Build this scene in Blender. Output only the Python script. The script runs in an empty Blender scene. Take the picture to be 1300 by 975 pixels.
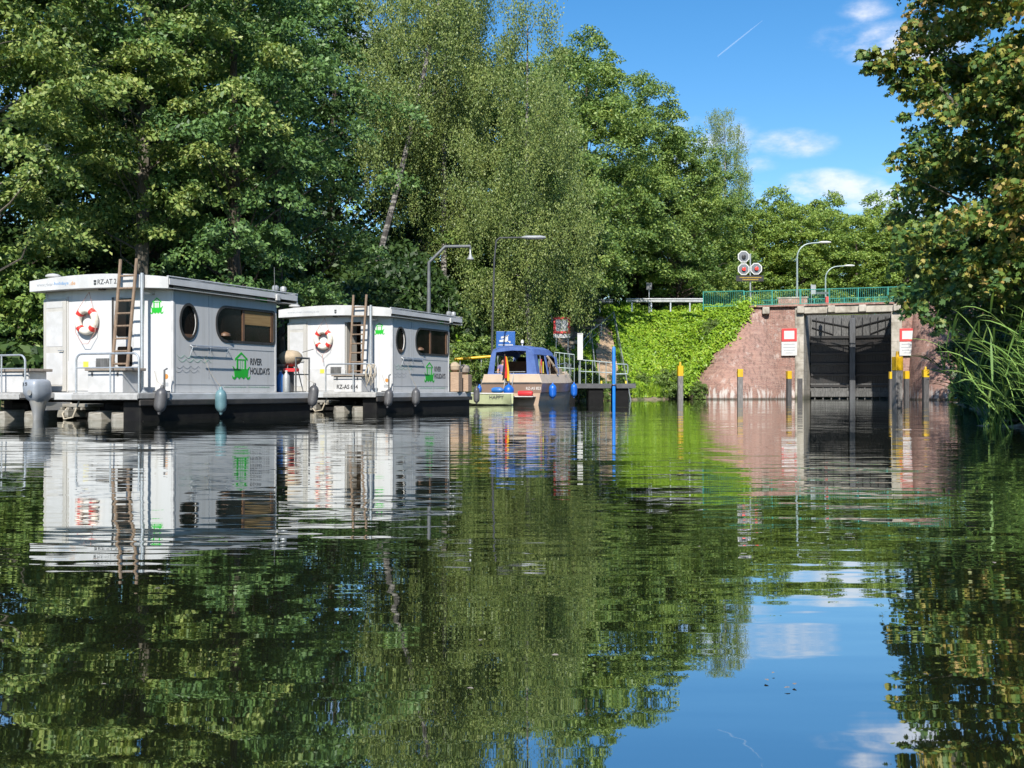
import bpy, bmesh, math, random
import numpy as np
from mathutils import Vector, Matrix

R = math.radians
scn = bpy.context.scene
COL = scn.collection

# ------------------------------------------------------------------ camera, sky, sun, exposure
F, HOR, EYE = 1400.0, 496.0, 0.60          # focal length and horizon in photo pixels, eye height in metres
cam_d = bpy.data.cameras.new('camera')
cam = bpy.data.objects.new('camera', cam_d)
COL.objects.link(cam)
cam.location = (0, 0, EYE)
cam.rotation_euler = (R(90), 0, 0)
cam_d.sensor_width = 36.0
cam_d.lens = 36.0 * F / 1300.0
cam_d.shift_y = (HOR - 487.5) / 1300.0
cam_d.clip_start, cam_d.clip_end = 0.05, 20000
scn.camera = cam

SUN_AZ_X, SUN_AZ_Y, SUN_EL = -0.08, -0.997, R(40)
SUN_STRENGTH, SKY_STRENGTH = 4.7, 0.11
sun_d = bpy.data.lights.new('sun', 'SUN')
sun_d.energy = SUN_STRENGTH
sun_d.angle = R(0.5)
sun_d.color = (1.0, 0.945, 0.86)
sun = bpy.data.objects.new('sun', sun_d)
COL.objects.link(sun)
_h = Vector((SUN_AZ_X, SUN_AZ_Y, 0)).normalized() * math.cos(SUN_EL)
SUN_DIR = Vector((_h.x, _h.y, math.sin(SUN_EL)))
sun.rotation_euler = SUN_DIR.to_track_quat('Z', 'Y').to_euler()
sun.location = (0, -10, 40)

vs = scn.view_settings
vs.view_transform = 'Standard'
vs.look = 'None'
vs.exposure = 0.60
vs.gamma = 1.0
vs.use_curve_mapping = False
scn.cycles.max_bounces = 7
scn.cycles.diffuse_bounces = 3
scn.cycles.glossy_bounces = 3
scn.cycles.transmission_bounces = 4
scn.cycles.transparent_max_bounces = 4
scn.cycles.caustics_reflective = False
scn.cycles.caustics_refractive = False
scn.cycles.sample_clamp_indirect = 6.0
scn.cycles.use_denoising = True
scn.cycles.denoiser = 'OPENIMAGEDENOISE'
scn.cycles.denoising_input_passes = 'RGB_ALBEDO_NORMAL'
scn.cycles.denoising_prefilter = 'ACCURATE'


class NT:
    """small helper round a node tree"""
    def __init__(s, tree):
        s.t = tree
        s.n = tree.nodes
        s.l = tree.links

    def new(s, kind, **kw):
        n = s.n.new(kind)
        for k, v in kw.items():
            setattr(n, k, v)
        return n

    def put(s, sock, v):
        if isinstance(v, bpy.types.NodeSocket):
            s.l.new(v, sock)
        elif isinstance(v, (tuple, list)) and sock.type == 'RGBA' and len(v) == 3:
            sock.default_value = (*v, 1)
        else:
            sock.default_value = v

    def math(s, op, a, b=None, c=None, clamp=False):
        n = s.new('ShaderNodeMath', operation=op, use_clamp=clamp)
        s.put(n.inputs[0], a)
        if b is not None:
            s.put(n.inputs[1], b)
        if c is not None:
            s.put(n.inputs[2], c)
        return n.outputs[0]

    def vmath(s, op, a, b=None):
        n = s.new('ShaderNodeVectorMath', operation=op)
        s.put(n.inputs[0], a)
        if b is not None:
            s.put(n.inputs[1], b)
        return n.outputs[0]

    def mix(s, fac, a, b, blend='MIX'):
        n = s.new('ShaderNodeMix', data_type='RGBA', blend_type=blend)
        s.put(n.inputs[0], fac)
        s.put(n.inputs[6], a)
        s.put(n.inputs[7], b)
        return n.outputs[2]

    def noise(s, vec, scale, detail=3.0, rough=0.55, out=0):
        n = s.new('ShaderNodeTexNoise')
        if vec is not None:
            s.l.new(vec, n.inputs['Vector'])
        n.inputs['Scale'].default_value = scale
        n.inputs['Detail'].default_value = detail
        n.inputs['Roughness'].default_value = rough
        return n.outputs[out]

    def ramp(s, fac, stops):
        n = s.new('ShaderNodeValToRGB')
        s.put(n.inputs[0], fac)
        e = n.color_ramp.elements
        while len(e) < len(stops):
            e.new(0.5)
        for i, (p, c) in enumerate(stops):
            e[i].position = p
            e[i].color = (*c, 1) if len(c) == 3 else c
        return n.outputs[0]

    def step(s, v, lo, hi):
        n = s.new('ShaderNodeMapRange', interpolation_type='SMOOTHSTEP')
        s.put(n.inputs[0], v)
        n.inputs[1].default_value = lo
        n.inputs[2].default_value = hi
        return n.outputs[0]

    def scaled(s, vec, sc):
        return s.vmath('MULTIPLY', vec, sc)


# sky with a few fair-weather clouds low in the north
world = bpy.data.worlds.new('World')
scn.world = world
world.use_nodes = True
w = NT(world.node_tree)
w.n.clear()
sky = w.new('ShaderNodeTexSky', sky_type='NISHITA')
sky.sun_disc = False
sky.sun_elevation = SUN_EL
sky.sun_rotation = math.atan2(SUN_AZ_X, SUN_AZ_Y)
sky.air_density = 1.0
sky.dust_density = 0.25
sky.ozone_density = 2.2
hs = w.new('ShaderNodeHueSaturation')
hs.inputs['Saturation'].default_value = 1.36
hs.inputs['Value'].default_value = 1.0
w.l.new(sky.outputs[0], hs.inputs['Color'])
tc = w.new('ShaderNodeTexCoord')
dirv = tc.outputs['Generated']
sp = w.new('ShaderNodeSeparateXYZ')
w.l.new(dirv, sp.inputs[0])
fwd = w.math('MAXIMUM', sp.outputs[1], 0.05)
caz = w.math('DIVIDE', sp.outputs[0], fwd)
cel = w.math('DIVIDE', sp.outputs[2], fwd)
total = None
# azimuth, elevation (tangents), half sizes and weight of each cloud
for (a, e, ra, re, wt) in ((0.181, 0.222, 0.045, 0.026, .85), (0.252, 0.224, 0.042, 0.013, .75), (0.205, 0.207, 0.035, 0.012, .7),
                           (0.285, 0.182, 0.052, 0.017, .95), (0.335, 0.170, 0.055, 0.016, .95), (0.235, 0.176, 0.040, 0.014, .8), (0.345, 0.315, 0.070, 0.020, .75),
                           (0.320, 0.345, 0.025, 0.012, .6), (0.34, 0.20, .03, .008, .35),
                           (-0.30, 0.30, 0.20, 0.05, .8), (0.75, 0.30, 0.16, 0.05, .9), (-0.75, 0.22, 0.2, 0.05, .9)):
    dx = w.math('DIVIDE', w.math('SUBTRACT', caz, a), ra)
    dy = w.math('DIVIDE', w.math('SUBTRACT', cel, e), re)
    d2 = w.math('ADD', w.math('MULTIPLY', dx, dx), w.math('MULTIPLY', dy, dy))
    m = w.math('MULTIPLY', w.math('SUBTRACT', 1.0, w.math('MULTIPLY', d2, 0.5), clamp=True), wt)
    total = m if total is None else w.math('MAXIMUM', total, m)
cn = w.noise(w.scaled(dirv, (1, 1, 2.2)), 16.0, 7.0, 0.60)
cn2 = w.noise(w.scaled(dirv, (1, 1, 2.0)), 5.0, 3.0, 0.5)
dens = w.math('MULTIPLY', total, w.math('ADD', w.math('MULTIPLY', cn, 1.7), w.math('SUBTRACT', cn2, 0.95)))
mask = w.math('MULTIPLY', w.step(dens, 0.10, 0.50), 0.72)
cloud_col = w.ramp(cn, [(0.35, (4.9, 5.3, 6.3)), (0.65, (7.6, 7.4, 7.5))])
skyc = w.mix(mask, hs.outputs[0], cloud_col)
bg = w.new('ShaderNodeBackground')
w.l.new(skyc, bg.inputs[0])
bg.inputs[1].default_value = SKY_STRENGTH
wo = w.new('ShaderNodeOutputWorld')
w.l.new(bg.outputs[0], wo.inputs[0])


# ------------------------------------------------------------------ helpers
def P(px, py, Y):
    """a point of the place seen at photo pixel (px, py) at distance Y"""
    return Vector(((px - 650) / F * Y, Y, EYE - (py - HOR) / F * Y))


def tag(o, label=None, cat=None, group=None, kind=None):
    if label: o['label'] = label
    if cat: o['category'] = cat
    if group: o['group'] = group
    if kind: o['kind'] = kind
    return o


def thing(name, label, cat, loc=(0, 0, 0), rz=0.0, group=None):
    o = bpy.data.objects.new(name, None)
    o.empty_display_size = 0.3
    COL.objects.link(o)
    o.location = loc
    o.rotation_euler = (0, 0, rz)
    return tag(o, label, cat, group)


def put(name, mesh, parent=None, loc=(0, 0, 0), rot=(0, 0, 0), scale=(1, 1, 1)):
    o = bpy.data.objects.new(name, mesh)
    COL.objects.link(o)
    o.parent = parent
    o.location = loc
    o.rotation_euler = rot
    o.scale = scale
    return o


def copy_tree(o, parent=None):
    c = o.copy()
    COL.objects.link(c)
    c.parent = parent
    for ch in list(o.children):
        copy_tree(ch, c)
    return c


class MB:
    def __init__(s):
        s.v = []
        s.f = []
        s.M = None

    def add(s, vs, fs):
        b = len(s.v)
        s.v += [tuple(v) for v in vs]
        s.f += [tuple(b + i for i in f) for f in fs]
        return s

    def box(s, x0, x1, y0, y1, z0, z1):
        return s.add([(x0, y0, z0), (x1, y0, z0), (x1, y1, z0), (x0, y1, z0), (x0, y0, z1), (x1, y0, z1), (x1, y1, z1), (x0, y1, z1)],
                     [(3, 2, 1, 0), (4, 5, 6, 7), (0, 1, 5, 4), (1, 2, 6, 5), (2, 3, 7, 6), (3, 0, 4, 7)])

    def prism(s, pts, lo, hi, axis='y'):
        """outline pts in the plane across axis, pushed from lo to hi"""
        n = len(pts)
        def mk(p, t):
            return {'y': (p[0], t, p[1]), 'x': (t, p[0], p[1]), 'z': (p[0], p[1], t)}[axis]
        vs = [mk(p, lo) for p in pts] + [mk(p, hi) for p in pts]
        fs = [tuple(range(n)), tuple(range(2 * n - 1, n - 1, -1))]
        fs += [(i, i + n, (i + 1) % n + n, (i + 1) % n) for i in range(n)]
        return s.add(vs, fs)

    def tube(s, pts, r, n=8, cap=True):
        pts = [Vector(p) for p in pts]
        k = len(pts)
        rs = list(r) if isinstance(r, (list, tuple)) else [r] * k
        vs, fs = [], []
        up = None
        for i, p in enumerate(pts):
            t = (pts[min(i + 1, k - 1)] - pts[max(i - 1, 0)]).normalized()
            if up is None:
                up = Vector((0, 0, 1)) if abs(t.z) < 0.9 else Vector((0, 1, 0))
            a = t.cross(up)
            if a.length < 1e-5:
                a = t.cross(Vector((1, 0, 0)))
            a.normalize()
            b = a.cross(t).normalized()
            up = b
            for j in range(n):
                an = 2 * math.pi * j / n
                vs.append(p + (a * math.cos(an) + b * math.sin(an)) * rs[i])
        for i in range(k - 1):
            for j in range(n):
                fs.append((i * n + j, i * n + (j + 1) % n, (i + 1) * n + (j + 1) % n, (i + 1) * n + j))
        if cap:
            fs.append(tuple(range(n - 1, -1, -1)))
            fs.append(tuple((k - 1) * n + j for j in range(n)))
        return s.add(vs, fs)

    def lathe(s, prof, c=(0, 0, 0), n=16, axis='z'):
        """profile of (radius, height)"""
        vs, fs = [], []
        for (r, h) in prof:
            for j in range(n):
                an = 2 * math.pi * j / n
                x, y = r * math.cos(an), r * math.sin(an)
                q = {'z': (x, y, h), 'y': (x, h, y), 'x': (h, x, y)}[axis]
                vs.append((c[0] + q[0], c[1] + q[1], c[2] + q[2]))
        k = len(prof)
        for i in range(k - 1):
            for j in range(n):
                fs.append((i * n + j, i * n + (j + 1) % n, (i + 1) * n + (j + 1) % n, (i + 1) * n + j))
        fs.append(tuple(range(n - 1, -1, -1)))
        fs.append(tuple((k - 1) * n + j for j in range(n)))
        return s.add(vs, fs)

    def loft(s, rings, closed=True, caps=True):
        n = len(rings[0])
        vs = [p for r in rings for p in r]
        fs = []
        for i in range(len(rings) - 1):
            for j in range(n if closed else n - 1):
                fs.append((i * n + j, i * n + (j + 1) % n, (i + 1) * n + (j + 1) % n, (i + 1) * n + j))
        if caps and closed:
            fs.append(tuple(range(n - 1, -1, -1)))
            fs.append(tuple((len(rings) - 1) * n + j for j in range(n)))
        return s.add(vs, fs)

    def torus(s, c, R0, r, axis='y', n=28, m=10, a0=0.0, a1=2 * math.pi):
        full = abs(a1 - a0 - 2 * math.pi) < 1e-6
        rings = []
        k = n if full else n + 1
        for i in range(k):
            a = a0 + (a1 - a0) * i / n
            ring = []
            for j in range(m):
                b = 2 * math.pi * j / m
                q, h = R0 + r * math.cos(b), r * math.sin(b)
                x, z = q * math.cos(a), q * math.sin(a)
                ring.append((c[0] + x, c[1] + h, c[2] + z) if axis == 'y' else ((c[0] + h, c[1] + x, c[2] + z) if axis == 'x' else (c[0] + x, c[1] + z, c[2] + h)))
            rings.append(ring)
        if full:
            rings.append(rings[0])
        return s.loft(rings, True, not full)

    def mesh(s, name, mat, smooth=False):
        me = bpy.data.meshes.new(name)
        me.from_pydata(s.v, [], s.f)
        me.validate()
        bm = bmesh.new()
        bm.from_mesh(me)
        bmesh.ops.recalc_face_normals(bm, faces=bm.faces)
        bm.to_mesh(me)
        bm.free()
        if mat: me.materials.append(mat)
        if smooth:
            me.polygons.foreach_set('use_smooth', [True] * len(me.polygons))
            try:
                me.set_sharp_from_angle(angle=R(40))
            except Exception:
                pass
        return me

    def build(s, name, mat, parent=None, smooth=False, bevel=0.0, loc=(0, 0, 0), rot=(0, 0, 0)):
        o = put(name, s.mesh(name, mat, smooth), parent, loc, rot)
        if bevel:
            b = o.modifiers.new('bevel', 'BEVEL')
            b.width = bevel
            b.segments = 2
            b.limit_method = 'ANGLE'
            b.angle_limit = R(40)
        return o


# ------------------------------------------------------------------ materials
def mat_new(name):
    m = bpy.data.materials.new(name)
    m.use_nodes = True
    t = NT(m.node_tree)
    t.n.clear()
    out = t.new('ShaderNodeOutputMaterial')
    return m, t, out


def obj_vec(t):
    return t.new('ShaderNodeTexCoord').outputs['Object']


def pos_vec(t):
    return t.new('ShaderNodeNewGeometry').outputs['Position']


def surface(name, c, c2=None, scale=3.0, rough=0.5, metal=0.0, stretch=(1, 1, 1), bump=0.0, bscale=20.0, spec=0.5, lo=0.35, hi=0.65, speck=0.0):
    """paint, plastic, metal, wood ...: two colours mottled by stretched noise"""
    m, t, out = mat_new(name)
    p = t.new('ShaderNodeBsdfPrincipled')
    v = obj_vec(t)
    c2 = c2 or tuple(x * 0.8 for x in c)
    n = t.noise(t.scaled(v, stretch), scale, 5.0, 0.6)
    col = t.mix(t.step(n, lo, hi), c, c2)
    if speck:
        n2 = t.noise(v, scale * 9, 2.0, 0.5)
        col = t.mix(t.math('MULTIPLY', t.step(n2, 0.55, 0.75), speck), col, tuple(x * 0.35 for x in c))
    t.l.new(col, p.inputs['Base Color'])
    t.put(p.inputs['Roughness'], t.math('ADD', t.math('MULTIPLY', n, 0.25), rough - 0.12, clamp=True))
    p.inputs['Metallic'].default_value = metal
    p.inputs['Specular IOR Level'].default_value = spec
    if bump:
        b = t.new('ShaderNodeBump')
        b.inputs['Strength'].default_value = bump
        b.inputs['Distance'].default_value = 0.02
        t.l.new(t.noise(t.scaled(v, stretch), bscale, 4.0, 0.6), b.inputs['Height'])
        t.l.new(b.outputs[0], p.inputs['Normal'])
    t.l.new(p.outputs[0], out.inputs[0])
    return m


def leaf_material(name, stops, trans=0.28, big=0.25, rough=0.48, gain=2.75, low_shade=False):
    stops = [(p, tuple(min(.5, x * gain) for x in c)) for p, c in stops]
    m, t, out = mat_new(name)
    g = t.new('ShaderNodeNewGeometry')
    rnd = g.outputs['Random Per Island']
    n = t.noise(obj_vec(t), big, 3.0, 0.6)
    f = t.math('ADD', t.math('MULTIPLY', rnd, 0.62), t.math('MULTIPLY', t.math('SUBTRACT', n, 0.31), 0.95), clamp=True)
    if low_shade:                       # lower leaves tinted darker green in place of shade; browned ones stay higher
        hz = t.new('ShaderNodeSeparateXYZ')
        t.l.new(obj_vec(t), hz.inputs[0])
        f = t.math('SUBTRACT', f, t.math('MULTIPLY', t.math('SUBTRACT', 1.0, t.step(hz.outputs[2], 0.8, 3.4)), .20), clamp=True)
    col = t.ramp(f, stops)
    p = t.new('ShaderNodeBsdfPrincipled')
    t.l.new(col, p.inputs['Base Color'])
    p.inputs['Roughness'].default_value = rough
    p.inputs['Specular IOR Level'].default_value = 0.45
    tr = t.new('ShaderNodeBsdfTranslucent')
    t.l.new(t.mix(1.0, col, (1.0, 1.0, 0.5), 'MULTIPLY'), tr.inputs[0])
    mx = t.new('ShaderNodeMixShader')
    mx.inputs[0].default_value = trans
    t.l.new(p.outputs[0], mx.inputs[1])
    t.l.new(tr.outputs[0], mx.inputs[2])
    t.l.new(mx.outputs[0], out.inputs[0])
    return m


M = {}
M['white'] = surface('white_paint', (0.59, 0.595, 0.595), (0.49, 0.49, 0.475), 2.0, 0.40, stretch=(4, 4, .22), lo=.46, hi=.85)
M['white_trim'] = surface('white_trim', (0.57, 0.57, 0.57), (0.48, 0.48, 0.47), 3, 0.4)
M['cream'] = surface('cream_door', (0.50, 0.485, 0.45), (0.43, 0.415, 0.38), 2, 0.45, stretch=(3, 3, .5))
M['grey_deck'] = surface('deck_grey', (0.42, 0.42, 0.41), (0.30, 0.30, 0.29), 4, 0.7, bump=.2)
M['gunwale'] = surface('gunwale', (0.52, 0.54, 0.56), (0.42, 0.44, 0.45), 2, 0.5, stretch=(1, 1, 4))
M['hull_black'] = surface('pontoon_black', (0.007, 0.007, 0.008), (0.016, 0.016, 0.015), 3, 0.7, spec=0.15)
M['nose'] = surface('pontoon_nose', (0.30, 0.285, 0.25), (0.20, 0.185, 0.15), 5, 0.5, stretch=(1, 1, 3))
M['dark_glass'] = surface('dark_glass', (0.008, 0.008, 0.008), (0.02, 0.014, 0.011), 1.2, 0.13, spec=0.22)
M['black_trim'] = surface('black_trim', (0.03, 0.028, 0.026), (0.05, 0.045, 0.04), 4, 0.45)
M['brown_frame'] = surface('brown_frame', (0.16, 0.09, 0.05), (0.11, 0.06, 0.035), 6, 0.5)
M['blind'] = surface('straw_blind', (0.34, 0.23, 0.10), (0.24, 0.15, 0.06), 3, 0.8, stretch=(.4, .4, 18))
M['steel'] = surface('galvanised_steel', (0.50, 0.53, 0.55), (0.38, 0.41, 0.43), 6, 0.42, metal=0.55)
M['steel_rail'] = surface('galvanised_rail', (0.30, 0.37, 0.38), (0.24, 0.30, 0.30), 6, 0.5, metal=0.2)
M['dark_steel'] = surface('dark_steel', (0.10, 0.105, 0.11), (0.15, 0.15, 0.15), 5, 0.45, metal=0.4)
M['wood'] = surface('weathered_wood', (0.26, 0.18, 0.12), (0.16, 0.115, 0.08), 5, 0.75, stretch=(6, 6, 1), bump=.3)
M['lid'] = surface('locker_lid', (0.30, 0.26, 0.22), (0.22, 0.19, 0.16), 4, 0.7, stretch=(1, 6, 1))
M['green_logo'] = surface('green_decal', (0.02, 0.48, 0.035), (0.02, 0.42, 0.03), 3, 0.4)
M['dark_logo'] = surface('charcoal_decal', (0.05, 0.05, 0.052), (0.065, 0.065, 0.065), 3, 0.45)
M['grey_decal'] = surface('grey_decal', (0.30, 0.33, 0.36), (0.35, 0.36, 0.38), 3, 0.5)
M['wave_green'] = surface('wave_green', (0.20, 0.40, 0.27), (0.24, 0.42, 0.30), 3, 0.5)
M['orange_decal'] = surface('orange_decal', (0.55, 0.25, 0.06), (0.5, 0.22, 0.05), 3, 0.5)
M['blue_decal'] = surface('blue_decal', (0.09, 0.28, 0.55), (0.09, 0.25, 0.5), 3, 0.5)
M['yellow_decal'] = surface('yellow_decal', (0.75, 0.62, 0.08), (0.7, 0.58, 0.07), 3, 0.5)
M['buoy_white'] = surface('lifebuoy_white', (0.78, 0.74, 0.66), (0.68, 0.62, 0.52), 5, 0.5)
M['buoy_red'] = surface('lifebuoy_red', (0.62, 0.04, 0.03), (0.52, 0.035, 0.025), 5, 0.5)
M['rope_red'] = surface('cord_red', (0.42, 0.16, 0.13), (0.5, 0.35, 0.3), 40, 0.8)
M['rope'] = surface('rope_pale', (0.52, 0.46, 0.36), (0.36, 0.31, 0.23), 30, 0.85)
M['fender_black'] = surface('fender_black', (0.06, 0.062, 0.068), (0.10, 0.10, 0.105), 3, 0.42)
M['fender_teal'] = surface('fender_teal', (0.13, 0.24, 0.27), (0.09, 0.18, 0.21), 3, 0.42)
M['fender_blue'] = surface('fender_blue', (0.01, 0.13, 0.55), (0.01, 0.10, 0.45), 3, 0.35)
M['lamp_dark'] = surface('lamp_dark', (0.05, 0.056, 0.062), (0.035, 0.04, 0.043), 4, 0.6)
M['lamp_grey'] = surface('lamp_grey', (0.13, 0.145, 0.155), (0.09, 0.10, 0.11), 4, 0.55)
M['motor'] = surface('motor_silver', (0.30, 0.335, 0.38), (0.25, 0.28, 0.32), 4, 0.42, metal=0.0)
M['motor_dark'] = surface('motor_leg', (0.24, 0.25, 0.26), (0.30, 0.29, 0.26), 4, 0.45)
M['blue_canvas'] = surface('blue_canvas', (0.085, 0.155, 0.40), (0.065, 0.12, 0.33), 2.5, 0.8, bump=.35, bscale=5)
M['beige_hull'] = surface('beige_gelcoat', (0.60, 0.48, 0.37), (0.53, 0.42, 0.32), 1.5, 0.35)
M['brown_hull'] = surface('brown_gelcoat', (0.25, 0.175, 0.135), (0.21, 0.145, 0.11), 1.5, 0.35)
M['pale_hull'] = surface('pale_gelcoat', (0.50, 0.38, 0.28), (0.42, 0.31, 0.225), 1.5, 0.35)
M['dinghy_green'] = surface('dinghy_green', (0.42, 0.46, 0.27), (0.36, 0.40, 0.23), 2, 0.5)
M['red_plastic'] = surface('red_plastic', (0.62, 0.03, 0.04), (0.55, 0.03, 0.03), 3, 0.4)
M['blue_plastic'] = surface('blue_plastic', (0.04, 0.18, 0.5), (0.03, 0.14, 0.42), 3, 0.35)
M['flag_black'] = surface('flag_black', (0.015, 0.015, 0.016), None, 3, 0.8)
M['flag_red'] = surface('flag_red', (0.60, 0.03, 0.025), None, 3, 0.8)
M['flag_gold'] = surface('flag_gold', (0.78, 0.46, 0.03), None, 3, 0.8)
M['skin'] = surface('skin', (0.52, 0.30, 0.21), (0.47, 0.26, 0.18), 4, 0.55)
M['hair'] = surface('hair', (0.10, 0.06, 0.035), (0.14, 0.09, 0.05), 20, 0.7)
M['shirt'] = surface('shirt', (0.22, 0.18, 0.36), (0.18, 0.15, 0.30), 5, 0.85)
M['eye'] = surface('eye_dark', (0.03, 0.02, 0.02), None, 3, 0.2)
M['jetty'] = surface('jetty_deck', (0.06, 0.063, 0.07), (0.10, 0.10, 0.105), 3, 0.7, bump=.3)
M['jetty_leg'] = surface('jetty_leg', (0.006, 0.006, 0.0065), (0.012, 0.012, 0.012), 3, 0.8, spec=.15)
M['blue_pole'] = surface('blue_pole_paint', (0.01, 0.20, 0.70), (0.01, 0.17, 0.62), 4, 0.4)
M['sign_blue'] = surface('sign_blue', (0.015, 0.10, 0.36), (0.013, 0.09, 0.33), 3, 0.4)
M['sign_white'] = surface('sign_white', (0.62, 0.62, 0.60), (0.54, 0.54, 0.52), 4, 0.45)
M['sign_red'] = surface('sign_red', (0.62, 0.05, 0.05), (0.55, 0.045, 0.045), 4, 0.45)
M['ink'] = surface('sign_ink', (0.12, 0.12, 0.13), None, 4, 0.6)
M['yellow'] = surface('yellow_paint', (0.68, 0.43, 0.012), (0.56, 0.33, 0.012), 5, 0.45, stretch=(1, 1, .4), speck=.25)
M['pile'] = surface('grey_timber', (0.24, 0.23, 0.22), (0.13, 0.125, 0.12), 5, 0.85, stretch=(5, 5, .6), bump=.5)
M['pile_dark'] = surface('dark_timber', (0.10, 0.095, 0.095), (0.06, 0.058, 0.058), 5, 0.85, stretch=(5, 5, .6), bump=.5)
M['green_rail'] = surface('green_rail_paint', (0.035, 0.27, 0.22), (0.03, 0.22, 0.18), 4, 0.45)
M['guard'] = surface('guard_rail', (0.40, 0.415, 0.42), (0.30, 0.315, 0.32), 3, 0.45, metal=.3)
M['gate_metal'] = surface('gate_black', (0.008, 0.009, 0.010), (0.020, 0.017, 0.016), 1.2, 0.6, stretch=(1, 1, 2.5))
M['gate_pale'] = surface('gate_grey', (0.15, 0.15, 0.147), (0.075, 0.075, 0.072), 3, 0.7, stretch=(6, 6, 1))
M['gate_post'] = surface('gate_post', (0.085, 0.09, 0.098), (0.05, 0.052, 0.056), 2, 0.6, stretch=(3, 3, .5))
M['signal_face'] = surface('signal_face', (0.13, 0.14, 0.16), (0.16, 0.17, 0.19), 4, 0.6)
M['board_black'] = surface('board_black', (0.02, 0.02, 0.021), None, 4, 0.5)
M['bark'] = surface('bark_brown', (0.10, 0.08, 0.06), (0.05, 0.04, 0.03), 6, 0.9, stretch=(4, 4, .8), bump=.8, bscale=9)
M['bark_grey'] = surface('bark_grey', (0.17, 0.15, 0.12), (0.085, 0.075, 0.058), 5, 0.9, stretch=(4, 4, .8), bump=.7, bscale=9)
M['bark_birch'] = surface('bark_birch', (0.30, 0.285, 0.26), (0.05, 0.046, 0.042), 2.6, 0.8, stretch=(1, 1, 2.2), lo=.42, hi=.56)
M['fascia_paint'] = surface('roof_edge', (0.62, 0.63, 0.64), (0.55, 0.56, 0.57), 2, 0.45)  # pale grey-white paint of the side and rear fascias
M['roof_top'] = surface('roof_membrane', (0.55, 0.54, 0.52), (0.42, 0.41, 0.40), 2, 0.7)
M['cloth_beige'] = surface('grill_cover', (0.45, 0.36, 0.26), (0.36, 0.29, 0.2), 6, 0.8)
M['planter'] = surface('planter_timber', (0.42, 0.30, 0.21), (0.33, 0.23, 0.16), 5, 0.8, stretch=(1, 1, 6))
M['driftwood'] = surface('driftwood', (0.40, 0.35, 0.28), (0.25, 0.21, 0.17), 6, 0.9, stretch=(4, 4, 1))


def lamp_material(name, c, strength):
    m, t, out = mat_new(name)
    p = t.new('ShaderNodeBsdfPrincipled')
    p.inputs['Base Color'].default_value = (*c, 1)
    p.inputs['Emission Color'].default_value = (*c, 1)
    p.inputs['Emission Strength'].default_value = strength
    p.inputs['Roughness'].default_value = 0.3
    t.l.new(p.outputs[0], out.inputs[0])
    return m


M['red_lamp'] = lamp_material('red_lamp', (0.95, 0.03, 0.02), 1.1)
M['led_yellow'] = lamp_material('led_yellow', (0.42, 0.27, 0.03), 0.12)


def brick_material():
    m, t, out = mat_new('red_brick')
    v = pos_vec(t)
    uvn = t.new('ShaderNodeUVMap')
    b = t.new('ShaderNodeTexBrick')
    t.l.new(uvn.outputs[0], b.inputs['Vector'])
    b.inputs['Color1'].default_value = (0.38, 0.175, 0.13, 1)
    b.inputs['Color2'].default_value = (0.22, 0.092, 0.070, 1)
    b.inputs['Mortar'].default_value = (0.36, 0.30, 0.26, 1)
    b.inputs['Scale'].default_value = 1.0
    b.inputs['Mortar Size'].default_value = 0.014
    b.inputs['Brick Width'].default_value = 0.26
    b.inputs['Row Height'].default_value = 0.082
    b.inputs['Bias'].default_value = -0.15
    n = t.noise(v, 0.7, 5, 0.65)
    col = t.mix(t.math('MULTIPLY', t.step(n, .46, .66), .70), b.outputs[0], (0.45, 0.265, 0.205))
    n4 = t.noise(v, 0.45, 4, 0.6)
    col = t.mix(t.math('MULTIPLY', t.step(n4, .52, .68), .42), col, (0.13, 0.06, 0.047))
    course = t.noise(t.scaled(v, (.6, .6, 9)), 1.0, 3, 0.6)
    col = t.mix(t.math('MULTIPLY', t.step(course, .48, .64), .45), col, (0.50, 0.33, 0.26))
    n3 = t.noise(t.scaled(v, (1, 1, .5)), 5.0, 4, 0.6)
    col = t.mix(t.math('MULTIPLY', t.step(n3, .48, .68), .6), col, (0.12, 0.075, 0.06))
    # lime runs above the waterline and in a few patches
    sepp = t.new('ShaderNodeSeparateXYZ')
    t.l.new(v, sepp.inputs[0])
    low = t.math('SUBTRACT', 1.0, t.step(sepp.outputs[2], 0.25, 1.6))
    nv = t.noise(t.scaled(v, (2.6, 2.6, .5)), 1.6, 4, 0.7)
    lime = t.math('MULTIPLY', t.step(t.math('ADD', nv, t.math('MULTIPLY', low, .22)), .66, .80), low)
    np_ = t.noise(t.scaled(v, (1.1, 1.1, 1)), 0.8, 5, 0.7)
    patch = t.math('MULTIPLY', t.step(np_, .54, .66), t.step(t.noise(v, 4.0, 4, .7), .45, .6))
    col = t.mix(t.math('MULTIPLY', patch, .55), col, (0.60, 0.53, 0.48))
    col = t.mix(t.math('MULTIPLY', lime, .9), col, (0.68, 0.64, 0.60))
    foot = t.math('SUBTRACT', 1.0, t.step(sepp.outputs[2], 0.06, 0.16))
    col = t.mix(t.math('MULTIPLY', foot, .8), col, (0.05, 0.05, 0.035))
    p = t.new('ShaderNodeBsdfPrincipled')
    t.l.new(col, p.inputs['Base Color'])
    p.inputs['Roughness'].default_value = 0.85
    bp = t.new('ShaderNodeBump')
    bp.inputs['Strength'].default_value = 0.8
    bp.inputs['Distance'].default_value = 0.05
    t.l.new(t.math('ADD', t.math('MULTIPLY', b.outputs['Fac'], -.6), n3), bp.inputs['Height'])
    t.l.new(bp.outputs[0], p.inputs['Normal'])
    t.l.new(p.outputs[0], out.inputs[0])
    return m


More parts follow.
